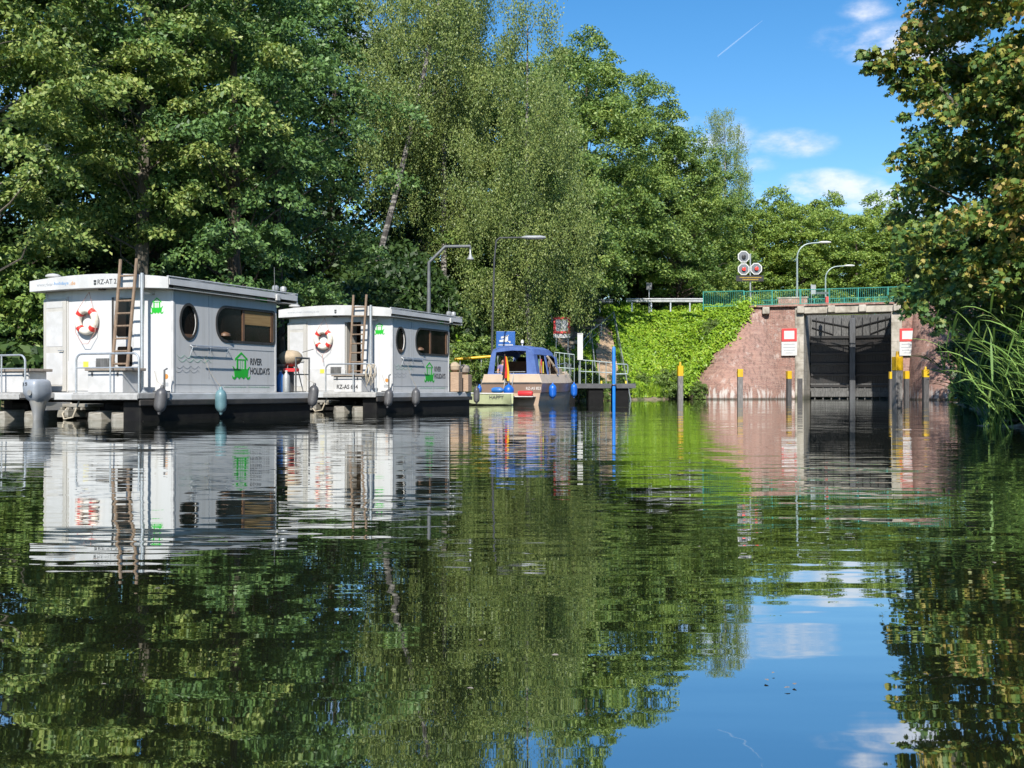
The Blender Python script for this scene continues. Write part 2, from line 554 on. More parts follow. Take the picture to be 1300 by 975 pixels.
def concrete_material():
    m, t, out = mat_new('old_concrete')
    v = pos_vec(t)
    n = t.noise(v, 1.3, 6, 0.65)
    col = t.ramp(n, [(0.3, (0.20, 0.175, 0.14)), (0.5, (0.40, 0.37, 0.31)), (0.72, (0.54, 0.50, 0.44))])
    st = t.noise(t.scaled(v, (3, 3, .35)), 2.0, 4, 0.6)
    col = t.mix(t.math('MULTIPLY', t.step(st, .55, .75), .55), col, (0.15, 0.13, 0.10))
    sepp = t.new('ShaderNodeSeparateXYZ')
    t.l.new(v, sepp.inputs[0])
    joint = t.math('LESS_THAN', t.math('FRACT', t.math('MULTIPLY', sepp.outputs[2], 1.55)), .05)
    col = t.mix(t.math('MULTIPLY', joint, .45), col, (0.14, 0.12, 0.1))
    foot = t.math('SUBTRACT', 1.0, t.step(sepp.outputs[2], 0.1, 0.5))
    col = t.mix(t.math('MULTIPLY', foot, .8), col, (0.055, 0.06, 0.03))
    p = t.new('ShaderNodeBsdfPrincipled')
    t.l.new(col, p.inputs['Base Color'])
    p.inputs['Roughness'].default_value = 0.9
    t.l.new(p.outputs[0], out.inputs[0])
    return m


def water_material():
    m, t, out = mat_new('canal_water')
    v = pos_vec(t)
    patch = t.noise(t.scaled(v, (.06, .16, 1)), 1.0, 2, 0.5)
    sy_ = t.new('ShaderNodeSeparateXYZ')
    t.l.new(v, sy_.inputs[0])
    calm = t.math('ADD', .52, t.math('MULTIPLY', t.step(sy_.outputs[1], 2.0, 4.2), .48))     # still water in the lee of the viewer's own boat
    amp = t.math('MULTIPLY', calm, t.math('ADD', 0.50, t.math('MULTIPLY', t.step(patch, .40, .62), 1.0)))
    total_x, total_y = None, None
    # (x scale, y scale, slope across, slope along the view)
    for i, (sx, sy, ax, ay) in enumerate(((0.30, 1.1, .0012, .0060), (0.9, 4.6, .0019, .0185), (2.1, 11.5, .0021, .0280), (5.0, 26.0, .0016, .0110))):
        n = t.noise(t.vmath('ADD', t.scaled(v, (sx, sy, 1)), (i * 7.3, i * 3.1, 0)), 1.0, 1.5, 0.5, out=1)
        s = t.new('ShaderNodeSeparateColor')
        t.l.new(n, s.inputs[0])
        x = t.math('MULTIPLY', t.math('SUBTRACT', s.outputs[0], .5), ax * 2)
        y = t.math('MULTIPLY', t.math('SUBTRACT', s.outputs[1], .5), ay * 2)
        total_x = x if total_x is None else t.math('ADD', total_x, x)
        total_y = y if total_y is None else t.math('ADD', total_y, y)
    c = t.new('ShaderNodeCombineXYZ')
    t.l.new(t.math('MULTIPLY', total_x, amp), c.inputs[0])
    t.l.new(t.math('MULTIPLY', total_y, amp), c.inputs[1])
    c.inputs[2].default_value = 1.0
    nrm = t.vmath('NORMALIZE', c.outputs[0])
    body = t.new('ShaderNodeBsdfDiffuse')
    body.inputs[0].default_value = (0.014, 0.017, 0.008, 1)
    gl = t.new('ShaderNodeBsdfGlossy')
    gl.inputs['Color'].default_value = (0.93, 0.95, 0.94, 1)
    gl.inputs['Roughness'].default_value = 0.012
    t.l.new(nrm, gl.inputs['Normal'])
    fr = t.new('ShaderNodeFresnel')
    fr.inputs[0].default_value = 1.333
    fac = t.math('ADD', 0.55, t.math('MULTIPLY', fr.outputs[0], 0.45), clamp=True)
    mx = t.new('ShaderNodeMixShader')
    t.l.new(fac, mx.inputs[0])
    t.l.new(body.outputs[0], mx.inputs[1])
    t.l.new(gl.outputs[0], mx.inputs[2])
    t.l.new(mx.outputs[0], out.inputs[0])
    return m


M['brick'] = brick_material()
M['concrete'] = concrete_material()
M['water'] = water_material()


def ground_material():
    m, t, out = mat_new('bank_soil')
    v = pos_vec(t)
    n = t.noise(v, 0.8, 6, 0.65)
    col = t.ramp(n, [(0.3, (0.05, 0.055, 0.02)), (0.5, (0.075, 0.105, 0.024)), (0.7, (0.12, 0.125, 0.05))])
    sz = t.new('ShaderNodeSeparateXYZ')
    t.l.new(v, sz.inputs[0])
    shoreline = t.math('MULTIPLY', t.math('SUBTRACT', 1.0, t.step(sz.outputs[2], .18, .42)), t.step(n, .38, .55))
    col = t.mix(shoreline, col, (0.24, 0.19, 0.13))       # bare washed soil along the water's edge
    p = t.new('ShaderNodeBsdfPrincipled')
    t.l.new(col, p.inputs['Base Color'])
    p.inputs['Roughness'].default_value = 0.95
    t.l.new(p.outputs[0], out.inputs[0])
    return m


M['soil'] = ground_material()
M['sand'] = surface('sandy_path', (0.52, 0.37, 0.24), (0.26, 0.18, 0.11), 2.5, 0.95, speck=.5, bump=.6, bscale=6)
M['stone_step'] = surface('stone_step', (0.36, 0.32, 0.27), (0.26, 0.22, 0.18), 2, 0.9)

M['leaf_alder'] = leaf_material('leaf_alder', [(0.10, (0.020, 0.045, 0.010)), (0.45, (0.068, 0.100, 0.025)), (0.80, (0.128, 0.148, 0.043)), (1.0, (0.20, 0.185, 0.060))], gain=2.9)
M['leaf_ash'] = leaf_material('leaf_ash', [(0.10, (0.016, 0.040, 0.014)), (0.5, (0.050, 0.090, 0.026)), (0.9, (0.075, 0.125, 0.034)), (1.0, (0.30, 0.27, 0.03))], gain=2.6)
M['leaf_birch'] = leaf_material('leaf_birch', [(0.10, (0.030, 0.055, 0.018)), (0.5, (0.085, 0.115, 0.030)), (0.92, (0.145, 0.165, 0.050)), (1.0, (0.26, 0.20, 0.05))], gain=2.35, big=.45)
M['leaf_oak'] = leaf_material('leaf_oak', [(0.10, (0.022, 0.048, 0.014)), (0.5, (0.064, 0.100, 0.023)), (0.9, (0.115, 0.148, 0.034)), (1.0, (0.18, 0.17, 0.04))])
M['leaf_lime'] = leaf_material('leaf_lime', [(0.10, (0.035, 0.066, 0.014)), (0.5, (0.088, 0.128, 0.024)), (0.9, (0.140, 0.172, 0.034)), (1.0, (0.2, 0.18, 0.045))], gain=2.6)
M['leaf_maple'] = leaf_material('leaf_maple', [(0.15, (0.018, 0.045, 0.015)), (0.5, (0.050, 0.090, 0.020)), (0.72, (0.13, 0.13, 0.025)), (0.86, (0.24, 0.14, 0.05)), (1.0, (0.30, 0.15, 0.06))], big=.45, gain=2.4, low_shade=True)
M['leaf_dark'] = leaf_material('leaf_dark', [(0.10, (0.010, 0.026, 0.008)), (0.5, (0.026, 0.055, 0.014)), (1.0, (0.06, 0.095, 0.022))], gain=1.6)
M['leaf_ivy'] = leaf_material('leaf_ivy', [(0.10, (0.060, 0.120, 0.012)), (0.45, (0.135, 0.235, 0.016)), (0.85, (0.21, 0.31, 0.025)), (1.0, (0.32, 0.30, 0.07))], big=.5, gain=1.75)
M['dry_stalk'] = leaf_material('dry_stalk', [(0.1, (.10, .085, .04)), (1.0, (.24, .19, .09))], gain=1.2)
M['leaf_reed'] = leaf_material('leaf_reed', [(0.10, (0.045, 0.085, 0.022)), (0.5, (0.085, 0.15, 0.034)), (1.0, (0.15, 0.22, 0.06))], big=.8, gain=2.5)

# ------------------------------------------------------------------ the lie of the land
LEFT_SHORE = [(-40, -15), (-14, -14.5), (10, -14), (25, -12.6), (36, -9.5), (46, -5.2), (56, 0.0), (63, 3.4), (69, 6.6), (74, 9.5), (78.4, 12.0)]
RIGHT_SHORE = [(-40, 6.5), (0, 5.8), (10, 6.0), (19, 8.8), (40, 16.6), (60, 24.0), (68, 27.6), (71.4, 32.5)]
LOCK_C, LOCK_A = (22.82, 75.0), R(20)       # middle of the lock front, and how far its axis turns right
WATER_POLY = np.array([(x, y) for y, x in LEFT_SHORE] + [(x, y) for y, x in reversed(RIGHT_SHORE)])


def shore(tab, Y):
    return np.interp(Y, [a for a, b in tab], [b for a, b in tab])


def sstep(x, a, b):
    t = np.clip((x - a) / (b - a), 0, 1)
    return t * t * (3 - 2 * t)


def wob(X, Y):
    return 0.10 * np.sin(X * .9 + 1.3 * np.sin(Y * .5)) + 0.08 * np.sin(Y * 1.3 + X * .35) + 0.05 * np.sin(X * 2.3 - Y * 1.9)


def land_distance(X, Y):
    """distance inland from the water's edge (negative over the water), and which bank is nearer"""
    d = np.full(X.shape, 1e9)
    inside = np.zeros(X.shape, bool)
    n = len(WATER_POLY)
    for i in range(n):
        ax, ay = WATER_POLY[i]
        bx, by = WATER_POLY[(i + 1) % n]
        ex, ey = bx - ax, by - ay
        t = np.clip(((X - ax) * ex + (Y - ay) * ey) / (ex * ex + ey * ey), 0, 1)
        d = np.minimum(d, np.hypot(X - ax - t * ex, Y - ay - t * ey))
        if ay != by:
            hit = ((ay > Y) != (by > Y)) & (X < (bx - ax) * (Y - ay) / (by - ay) + ax)
            inside ^= hit
    mid = (shore(LEFT_SHORE, Y) + shore(RIGHT_SHORE, Y)) / 2
    return np.where(inside, -d, d), X > mid


def ground_z(X, Y):
    X = np.asarray(X, float)
    Y = np.asarray(Y, float)
    s, right = land_distance(X, Y)
    far = sstep(Y, 50, 66)
    H = np.where(right, 1.6 + 4.8 * sstep(Y, 52, 66), 1.7 + 5.0 * far)
    W = np.where(right, 6.5, 4.5 + 4.8 * far)
    lo = np.where(right, 0.0, -1.2)
    z = .10 + H * (sstep(s, lo, W) - sstep(0, lo, W) * .6) / (1 - sstep(0, lo, W) * .6) + wob(X, Y) * sstep(s, .5, 3) + .25 * sstep(s, 20, 60)
    z = np.where(s > 0, z, np.maximum(-1.2, s * .6 + .10 * (s > -.2)))
    # embankment shoulder behind the left brick wing
    yw = 78.84 - (X - 12.27) * .364
    zw = 6.65 * np.clip((X - 11.3) / 4.8, 0, 1) * sstep(Y - yw, .15, 1.4)
    z = np.where((X < 18.6) & (Y > 72) & (s > 0), np.maximum(z, zw), z)
    # the lock chamber
    dx, dy = X - LOCK_C[0], Y - LOCK_C[1]
    lx = dx * math.cos(LOCK_A) - dy * math.sin(LOCK_A)
    ly = dx * math.sin(LOCK_A) + dy * math.cos(LOCK_A)
    z = np.where((np.abs(lx) < 4.2) & (ly > -3) & (ly < 8.5), -1.2, z)
    return z


def gz(x, y):
    return float(ground_z(x, y))


def axis_steps(*segs):
    out = []
    for a, b, st in segs:
        out += list(np.arange(a, b, st))
    out.append(segs[-1][1])
    return np.array(out)


xs = axis_steps((-900, -120, 60), (-120, -40, 6), (-40, 50, .8), (50, 120, 6), (120, 900, 60))
ys = axis_steps((-300, -40, 30), (-40, -5, 3), (-5, 92, .8), (92, 200, 6), (200, 1500, 100))
XX, YY = np.meshgrid(xs, ys)
ZZ = ground_z(XX, YY)
me = bpy.data.meshes.new('ground')
nx, ny = len(xs), len(ys)
vv = np.stack([XX.ravel(), YY.ravel(), ZZ.ravel()], 1)
ii = (np.arange(ny - 1)[:, None] * nx + np.arange(nx - 1)[None, :]).ravel()
ff = np.stack([ii, ii + 1, ii + nx + 1, ii + nx], 1)
me.from_pydata(vv.tolist(), [], ff.tolist())
me.polygons.foreach_set('use_smooth', [True] * len(me.polygons))
me.materials.append(M['soil'])
tag(put('ground', me), kind='structure')

wb = MB()
wb.add([(-60, -60, 0), (60, -60, 0), (60, 82, 0), (-60, 82, 0)], [(0, 1, 2, 3)])
tag(wb.build('canal_water', M['water']), kind='structure')

# ------------------------------------------------------------------ foliage
def leaf_mesh(name, C, D, N, size, shape, mat):
    """a mesh of separate leaves: centres C, axes D, normals N, lengths size"""
    n = len(C)
    D = D / np.maximum(np.linalg.norm(D, axis=1, keepdims=True), 1e-6)
    S = np.cross(D, N)
    S /= np.maximum(np.linalg.norm(S, axis=1, keepdims=True), 1e-6)
    U = np.cross(S, D)
    o = np.array(shape, float)                       # (along, side, lift)
    k = len(o)
    sz = size[:, None, None]
    V = C[:, None, :] + sz * (o[None, :, 0:1] * D[:, None, :] + o[None, :, 1:2] * S[:, None, :] + o[None, :, 2:3] * U[:, None, :])
    me = bpy.data.meshes.new(name)
    me.vertices.add(n * k)
    me.vertices.foreach_set('co', V.reshape(-1).astype(np.float32))
    me.loops.add(n * k)
    me.loops.foreach_set('vertex_index', np.arange(n * k, dtype=np.int32))
    me.polygons.add(n)
    me.polygons.foreach_set('loop_start', np.arange(n, dtype=np.int32) * k)
    me.update(calc_edges=True)
    me.materials.append(mat)
    return me


RHOMB = [(-.5, 0, 0), (-.02, .27, .07), (.5, 0, -.02), (-.02, -.27, .07)]
OVAL = [(-.5, 0, 0), (-.22, .25, .06), (.15, .27, .06), (.5, 0, -.04), (.15, -.27, .06), (-.22, -.25, .06)]
MAPLE = [(-.45, 0, 0), (-.36, .22, .02), (-.10, .50, -.04), (.02, .24, .03), (.30, .36, -.02), (.24, .14, .02), (.56, 0, -.05),
         (.24, -.14, .02), (.30, -.36, -.02), (.02, -.24, .03), (-.10, -.50, -.04), (-.36, -.22, .02)]


def unit(rg, n):
    v = rg.normal(size=(n, 3))
    return v / np.linalg.norm(v, axis=1, keepdims=True)


def cluster_leaves(rg, centres, radii, per, size, flat=.55, droop=.3, up=.65, spray=True):
    """leaves on domed sprays round cluster centres"""
    n = len(centres)
    tot = per * n
    idx = np.repeat(np.arange(n), per)
    u = unit(rg, tot)
    rad = rg.random(tot) ** 0.42
    # a few lobes per cluster so that the outline stays ragged
    nl = 9
    lobe = unit(rg, n * nl).reshape(n, nl, 3)
    lobe[:, :, 2] = np.abs(lobe[:, :, 2]) * .9 - .25
    pick = rg.integers(0, nl, tot)
    L = lobe[idx, pick]
    q = L * .68 + u * rad[:, None] * .42
    q[:, 2] *= flat
    rho2 = q[:, 0] ** 2 + q[:, 1] ** 2
    q[:, 2] -= droop * rho2
    C = centres[idx] + q * radii[idx][:, None]
    out = q + .0
    out[:, 2] = 0
    D = out + rg.normal(size=(tot, 3)) * .55
    D[:, 2] -= .25
    N = np.zeros((tot, 3))
    N[:, 2] = up
    N += u * .35 + q * .85 + rg.normal(size=(tot, 3)) * .42
    s = size * (0.65 + .7 * rg.random(tot))
    return C, D, N, s


def limb_mesh(name, rg, H, r0, centres, mat, lean=(0, 0), every=2, base_frac=.25, n=8, rmin=.012):
    mb = MB()
    def trunk_at(t):
        return Vector((lean[0] * t + .12 * math.sin(t * 5), lean[1] * t + .1 * math.cos(t * 4) - .1, H * t))
    ts = [0, .015, .06, .15, .28, .42, .56, .70, .84, .96]
    pts = [trunk_at(t) for t in ts]
    pts[0].z = -.4
    mb.tube(pts, [r0 * 1.55, r0 * 1.25, r0 * 1.02] + [r0 * (1 - t) ** .8 * .98 + .015 for t in ts[3:]], n)
    for k in range(0, len(centres), every):
        c = Vector(centres[k])
        hd = math.hypot(c.x - lean[0] * .5, c.y - lean[1] * .5)
        t0 = max(base_frac * .7, min(.93, (c.z - hd * (.45 + .35 * rg.random())) / H))
        a = trunk_at(t0)
        m1 = a.lerp(c, .4) + Vector((rg.normal() * .15, rg.normal() * .15, .25 * rg.random() * hd * .3))
        m2 = a.lerp(c, .75) + Vector((rg.normal() * .15, rg.normal() * .15, .18 * hd * rg.random()))
        rr = max(rmin * 1.6, r0 * (1 - t0) * .30 * (.5 + .5 * rg.random()))
        mb.tube([a, m1, m2, m2.lerp(c, .6)], [rr, rr * .6, rr * .33, rmin * .6], 5, cap=False)
    return mb.mesh(name, mat, smooth=True)


def envelope_clusters(rg, n, H, h0, Rmax, prof, inner=.35, lean=(0, 0), rmin=.8, rmax=1.5):
    """cluster centres under a crown profile: prof(t) in 0..1 for t from crown foot to top"""
    c, r = [], []
    tries = 0
    while len(c) < n and tries < n * 60:
        tries += 1
        t = rg.random()
        if rg.random() > prof(t) + .12:
            continue
        z = h0 + (H - h0) * t
        a = rg.random() * 2 * math.pi
        rad = Rmax * prof(t) * (inner + (1 - inner) * rg.random() ** .6) * (.86 + .28 * math.sin(3 * a + 5 * t + n))
        p = np.array((rad * math.cos(a) + lean[0] * z / H, rad * math.sin(a) + lean[1] * z / H, z))
        rr = rmin + (rmax - rmin) * rg.random()
        if any(np.sum((p - q) ** 2) < (.50 * (rr + s)) ** 2 for q, s in zip(c[-60:], r[-60:])):
            continue
        c.append(p)
        r.append(rr)
    return np.array(c), np.array(r)


def dome(t):
    return max(0.0, math.sin(math.pi * (0.16 + .84 * t) ** .85)) ** .6 if t < 1 else 0


def column(t):
    return (min(1, .45 + 2.2 * t)) * max(0, 1 - t ** 2.6) ** .55


def spread(t):
    return (min(1, .75 + t)) * max(0, 1 - t ** 3) ** .5


KINDS = {}


def crown_kind(key, seed, H, h0, Rm, prof, n, per, leaf, mat, bark, rmin, rmax, shape=RHOMB, r0=.24, lean=(0, 0), flat=.55, droop=.3, up=.40, inner=.35, every=2):
    rg = np.random.default_rng(seed)
    c, r = envelope_clusters(rg, n, H, h0, Rm, prof, inner, lean, rmin, rmax)
    C, D, N, s = cluster_leaves(rg, c, r, per, leaf, flat, droop, up)
    KINDS[key] = (leaf_mesh('foliage', C, D, N, s, shape, M[mat]), limb_mesh('trunk', rg, H * .93, r0, c, M[bark], lean, every, h0 / H))


def birch_kind(key, seed, H, h0, Rm, n, strands, lean, r0=.14, leaf=.10, lmax=4.2, mat='leaf_birch'):
    rg = np.random.default_rng(seed)
    c, r = envelope_clusters(rg, n, H, h0, Rm, column, .25, lean, .75, 1.15)
    CC = []
    for p, q in zip(c, r):
        # each bough ends in a plume of hanging twigs, full on top and thin below
        long_ = lmax * (.45 + .55 * rg.random()) * min(1, .5 + .7 * (H - p[2]) / (H - h0 + .1))
        for _ in range(strands):
            o = rg.normal(size=3) * np.array((.42, .42, .22)) * q
            l = long_ * (.25 + .75 * rg.random() ** 1.3)
            k = max(5, int(l * 15))
            tt = rg.random(k) ** .8
            sway = rg.normal(size=2) * .10
            pts = np.empty((k, 3))
            pts[:, 0] = p[0] + o[0] * (1 - .35 * tt) + sway[0] * tt + rg.normal(size=k) * .07
            pts[:, 1] = p[1] + o[1] * (1 - .35 * tt) + sway[1] * tt + rg.normal(size=k) * .07
            pts[:, 2] = p[2] + o[2] + .35 - l * tt - .25 * (o[0] ** 2 + o[1] ** 2)
            CC.append(pts)
    C = np.concatenate(CC)
    C = C[C[:, 2] > 1.0]
    k = len(C)
    D = rg.normal(size=(k, 3)) * .5
    D[:, 2] -= 1.0
    N = rg.normal(size=(k, 3))
    N[:, 2] *= .5
    s = leaf * (.7 + .6 * rg.random(k))
    KINDS[key] = (leaf_mesh('foliage', C, D, N, s, RHOMB, M[mat]), limb_mesh('trunk', rg, H * .95, r0, c, M['bark_birch'], lean, 5, h0 / H))


crown_kind('alder', 11, 17.0, 3.2, 4.6, spread, 92, 480, .155, 'leaf_alder', 'bark_grey', .75, 1.45, r0=.22, flat=.5, droop=.35)
crown_kind('alder_tall', 12, 19.5, 4.5, 4.4, column, 94, 480, .155, 'leaf_alder', 'bark_grey', .8, 1.5, r0=.24, flat=.5, droop=.35)
crown_kind('ash', 13, 19.0, 4.0, 4.4, spread, 90, 480, .165, 'leaf_ash', 'bark', .85, 1.6, r0=.26, flat=.55, droop=.4)
crown_kind('ash_loose', 14, 18.0, 3.0, 4.0, dome, 75, 430, .165, 'leaf_ash', 'bark', .85, 1.7, r0=.22, flat=.45, droop=.5)
birch_kind('birch', 15, 20.0, 7.0, 4.0, 90, 46, (4.6, .4), lmax=3.4)
birch_kind('birch_upright', 16, 19.0, 3.2, 3.5, 96, 46, (.4, .2), lmax=3.4)
crown_kind('oak', 17, 22.0, 3.0, 6.8, dome, 165, 380, .23, 'leaf_oak', 'bark', 1.1, 2.1, r0=.38, flat=.62, droop=.3)
crown_kind('oak_broad', 18, 19.0, 2.2, 7.0, spread, 160, 380, .23, 'leaf_oak', 'bark', 1.0, 2.0, r0=.36, flat=.62, droop=.3)
crown_kind('lime', 19, 15.0, 1.2, 5.2, spread, 120, 330, .25, 'leaf_lime', 'bark', 1.0, 1.9, r0=.26, flat=.7, droop=.25)
crown_kind('lime_slim', 20, 17.0, 1.5, 4.2, column, 110, 330, .25, 'leaf_lime', 'bark', .9, 1.7, r0=.24, flat=.7, droop=.25)
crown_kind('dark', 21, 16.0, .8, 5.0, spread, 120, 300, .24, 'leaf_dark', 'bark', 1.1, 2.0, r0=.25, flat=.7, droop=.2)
crown_kind('bush', 22, 3.0, .2, 1.7, spread, 34, 260, .12, 'leaf_dark', 'bark', .4, .8, r0=.05, flat=.75, droop=.2)
crown_kind('bush_green', 23, 2.6, .2, 1.5, spread, 34, 260, .13, 'leaf_oak', 'bark', .4, .75, r0=.05, flat=.75, droop=.2)


def tree(kind, x, y, label, cat='tree', name='tree', rz=0.0, s=1.0, sz=None, group=None, z=None, crown='crown'):
    crown_me, trunk_me = KINDS[kind]
    t = thing(name, label, cat, (x, y, gz(x, y) - .05 if z is None else z), 0, group)
    sc = (s, s, sz or s)
    put('trunk' if cat == 'tree' else 'stem', trunk_me, t, rot=(0, 0, rz), scale=sc)
    put(crown, crown_me, t, rot=(0, 0, rz), scale=sc)
    return t


GL = 'trees along the left bank'
GF = 'trees on the bank beside the lock'
GB = 'trees standing behind the lock'
# front row on the left bank, behind the houseboats: (kind, px, distance, turn, scale)
tree('alder', -14.6, 30.0, 'olive leaved alder with bough sprays at the left edge, above the near houseboat door', name='alder_tree', rz=.4, s=.95, group=GL)
tree('alder_tall', -11.6, 34.5, 'olive leaved alder whose pale trunk stands behind the near houseboat roof, lifebuoy side', name='alder_tree', rz=2.0, s=1.0, group=GL)
tree('ash', -9.2, 36.0, 'bluish green ash with yellow leaf flecks, above the near houseboat large window', name='ash_tree', rz=1.0, s=.95, group=GL)
tree('ash_loose', -8.6, 41.0, 'loose dark ash above the gap between the two houseboats', name='ash_tree', rz=4.2, s=1.0, group=GL)
tree('birch', -8.0, 60.0, 'weeping birch with a leaning white trunk, above the far houseboat', name='birch_tree', rz=.15, s=1.28, group=GL)
tree('birch_upright', -3.9, 63.5, 'weeping birch behind the angular lamp post, its curtain of twigs over the far houseboat end', name='birch_tree', rz=1.7, s=1.2, group=GL)
tree('birch_upright', 1.0, 58.0, 'weeping birch beside the big oak and behind the straight lamp post', name='birch_tree', rz=4.0, s=1.14, group=GL)
tree('oak_broad', 0.4, 68.0, 'oak rising behind the birch twigs, above the red framed sign', name='oak_tree', rz=.5, s=.86, group=GF)
tree('oak_broad', 0.2, 64.0, 'low leafy oak with boughs down to the ground just behind the red framed sign', name='oak_tree', rz=2.6, s=.45, group=GF)
tree('oak', 5.6, 86.0, 'tallest round oak, its crown cut against the blue sky behind the steps', name='oak_tree', rz=2.2, s=.98, group=GF)
tree('oak', 10.6, 91.0, 'round oak on the right shoulder of the tallest oak, behind the guard rail', name='oak_tree', rz=4.4, s=.90, group=GF)
tree('oak_broad', 4.0, 79.0, 'broad oak standing at the head of the steps', name='oak_tree', rz=3.5, s=.98, group=GF)
tree('oak_broad', 13.6, 90.0, 'rounded oak reaching down to the guard rail end beside the green railing', name='oak_tree', rz=5.0, s=.80, group=GF)
# second row
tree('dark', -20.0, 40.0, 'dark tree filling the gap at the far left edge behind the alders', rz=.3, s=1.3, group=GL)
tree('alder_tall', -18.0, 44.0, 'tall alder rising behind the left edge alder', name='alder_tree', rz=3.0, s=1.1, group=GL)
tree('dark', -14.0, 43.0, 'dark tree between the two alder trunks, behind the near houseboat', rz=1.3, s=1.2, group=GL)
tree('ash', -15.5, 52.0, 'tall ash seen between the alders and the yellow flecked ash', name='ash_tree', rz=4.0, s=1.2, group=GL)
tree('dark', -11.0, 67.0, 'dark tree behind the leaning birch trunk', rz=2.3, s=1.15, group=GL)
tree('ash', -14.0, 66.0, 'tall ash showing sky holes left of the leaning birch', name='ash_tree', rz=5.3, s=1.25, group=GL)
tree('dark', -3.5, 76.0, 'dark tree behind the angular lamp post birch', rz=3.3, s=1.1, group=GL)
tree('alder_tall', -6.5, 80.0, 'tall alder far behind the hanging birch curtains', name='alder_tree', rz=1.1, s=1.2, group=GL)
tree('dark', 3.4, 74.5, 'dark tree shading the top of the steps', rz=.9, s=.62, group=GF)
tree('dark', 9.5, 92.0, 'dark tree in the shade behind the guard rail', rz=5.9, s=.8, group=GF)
# behind the lock
for (k, px, Y, sc, szz, rz, lab) in (
        ('lime', 878, 100, .95, 1.00, .3, 'light green lime next to the big oak, behind the left end of the green railing'),
        ('birch_upright', 922, 118, 1.10, 1.32, 2.0, 'slender tall birch poking above the far tree line'),
        ('lime_slim', 905, 108, 1.0, .92, 1.2, 'light green lime in front of the slender far birch'),
        ('lime', 955, 104, .95, .92, 2.4, 'light green lime behind the red signal lights'),
        ('lime_slim', 985, 112, 1.0, 1.02, 3.1, 'tall light green lime to the right of the signal lights'),
        ('lime', 1020, 104, .95, .92, 4.6, 'light green lime behind the nearest lock lamp post'),
        ('lime_slim', 1052, 116, 1.0, 1.03, 5.5, 'light green lime above the second lock lamp post'),
        ('lime', 1085, 106, .95, .90, .9, 'light green lime behind the two distant lock lamps'),
        ('lime_slim', 1118, 113, .95, .98, 1.9, 'light green lime half hidden by the maple, right of the lock lamps'),
        ('lime', 1155, 106, .95, .88, 3.9, 'light green lime behind the lock seen through the maple boughs'),
        ('lime', 1215, 108, .95, .95, 2.9, 'light green lime deep behind the maple, above the right brick wing')):
    x = (px - 650) / F * Y
    tree(k, x, Y, lab, name='birch_tree' if 'birch' in k else 'lime_tree', rz=rz, s=sc, sz=szz * (1 if 'birch' in k else .84), group=GB)

# far mass closing the gaps low down
def leaf_mass(name, seed, boxes, size, mat, kind='stuff'):
    rg = np.random.default_rng(seed)
    CC, SS = [], []
    for (x0, x1, y0, y1, z0, z1, n) in boxes:
        c = np.stack([rg.uniform(x0, x1, n), rg.uniform(y0, y1, n), np.zeros(n)], 1)
        top = z1 * (.72 + .28 * np.sin(c[:, 0] * .55 + 1.7 * np.sin(c[:, 1] * .3)))
        g = ground_z(c[:, 0], c[:, 1])
        c[:, 2] = g + z0 + (top - z0) * rg.random(n) ** .7
        c = c[g > -.05]
        CC.append(c)
    C = np.concatenate(CC)
    n = len(C)
    D = rg.normal(size=(n, 3))
    N = rg.normal(size=(n, 3)) * .6 + np.array((0, -.4, .7))
    s = size * (.6 + .8 * rg.random(n))
    o = put(name, leaf_mesh(name, C, D, N, s, RHOMB, M[mat]))
    return tag(o, kind=kind)


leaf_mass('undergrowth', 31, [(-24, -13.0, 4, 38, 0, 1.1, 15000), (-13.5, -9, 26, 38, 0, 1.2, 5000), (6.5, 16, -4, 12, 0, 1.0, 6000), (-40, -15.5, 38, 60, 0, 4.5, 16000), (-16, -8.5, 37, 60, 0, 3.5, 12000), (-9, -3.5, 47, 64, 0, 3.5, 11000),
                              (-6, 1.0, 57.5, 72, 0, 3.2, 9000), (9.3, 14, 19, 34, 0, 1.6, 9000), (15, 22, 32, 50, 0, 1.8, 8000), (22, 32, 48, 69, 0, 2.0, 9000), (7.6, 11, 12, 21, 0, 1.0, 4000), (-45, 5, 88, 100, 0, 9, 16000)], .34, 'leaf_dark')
leaf_mass('woodland', 32, [(-70, -5, 110, 135, 0, 17, 26000), (-5, 75, 126, 150, 0, 12.5, 24000)], .62, 'leaf_oak')


def slope_point(px, py, y0=64.0, y1=84.0):
    """where the line of sight through a photo pixel meets the bank"""
    Y = np.linspace(y0, y1, 400)
    X = (px - 650) / F * Y
    k = np.argmax(ground_z(X, Y) >= EYE - (py - HOR) / F * Y)
    return (float(X[k]), float(Y[k]))


path = [slope_point(*q) for q in ((712, 446), (719, 436), (731, 425), (746, 415), (763, 404), (780, 393), (793, 386))]


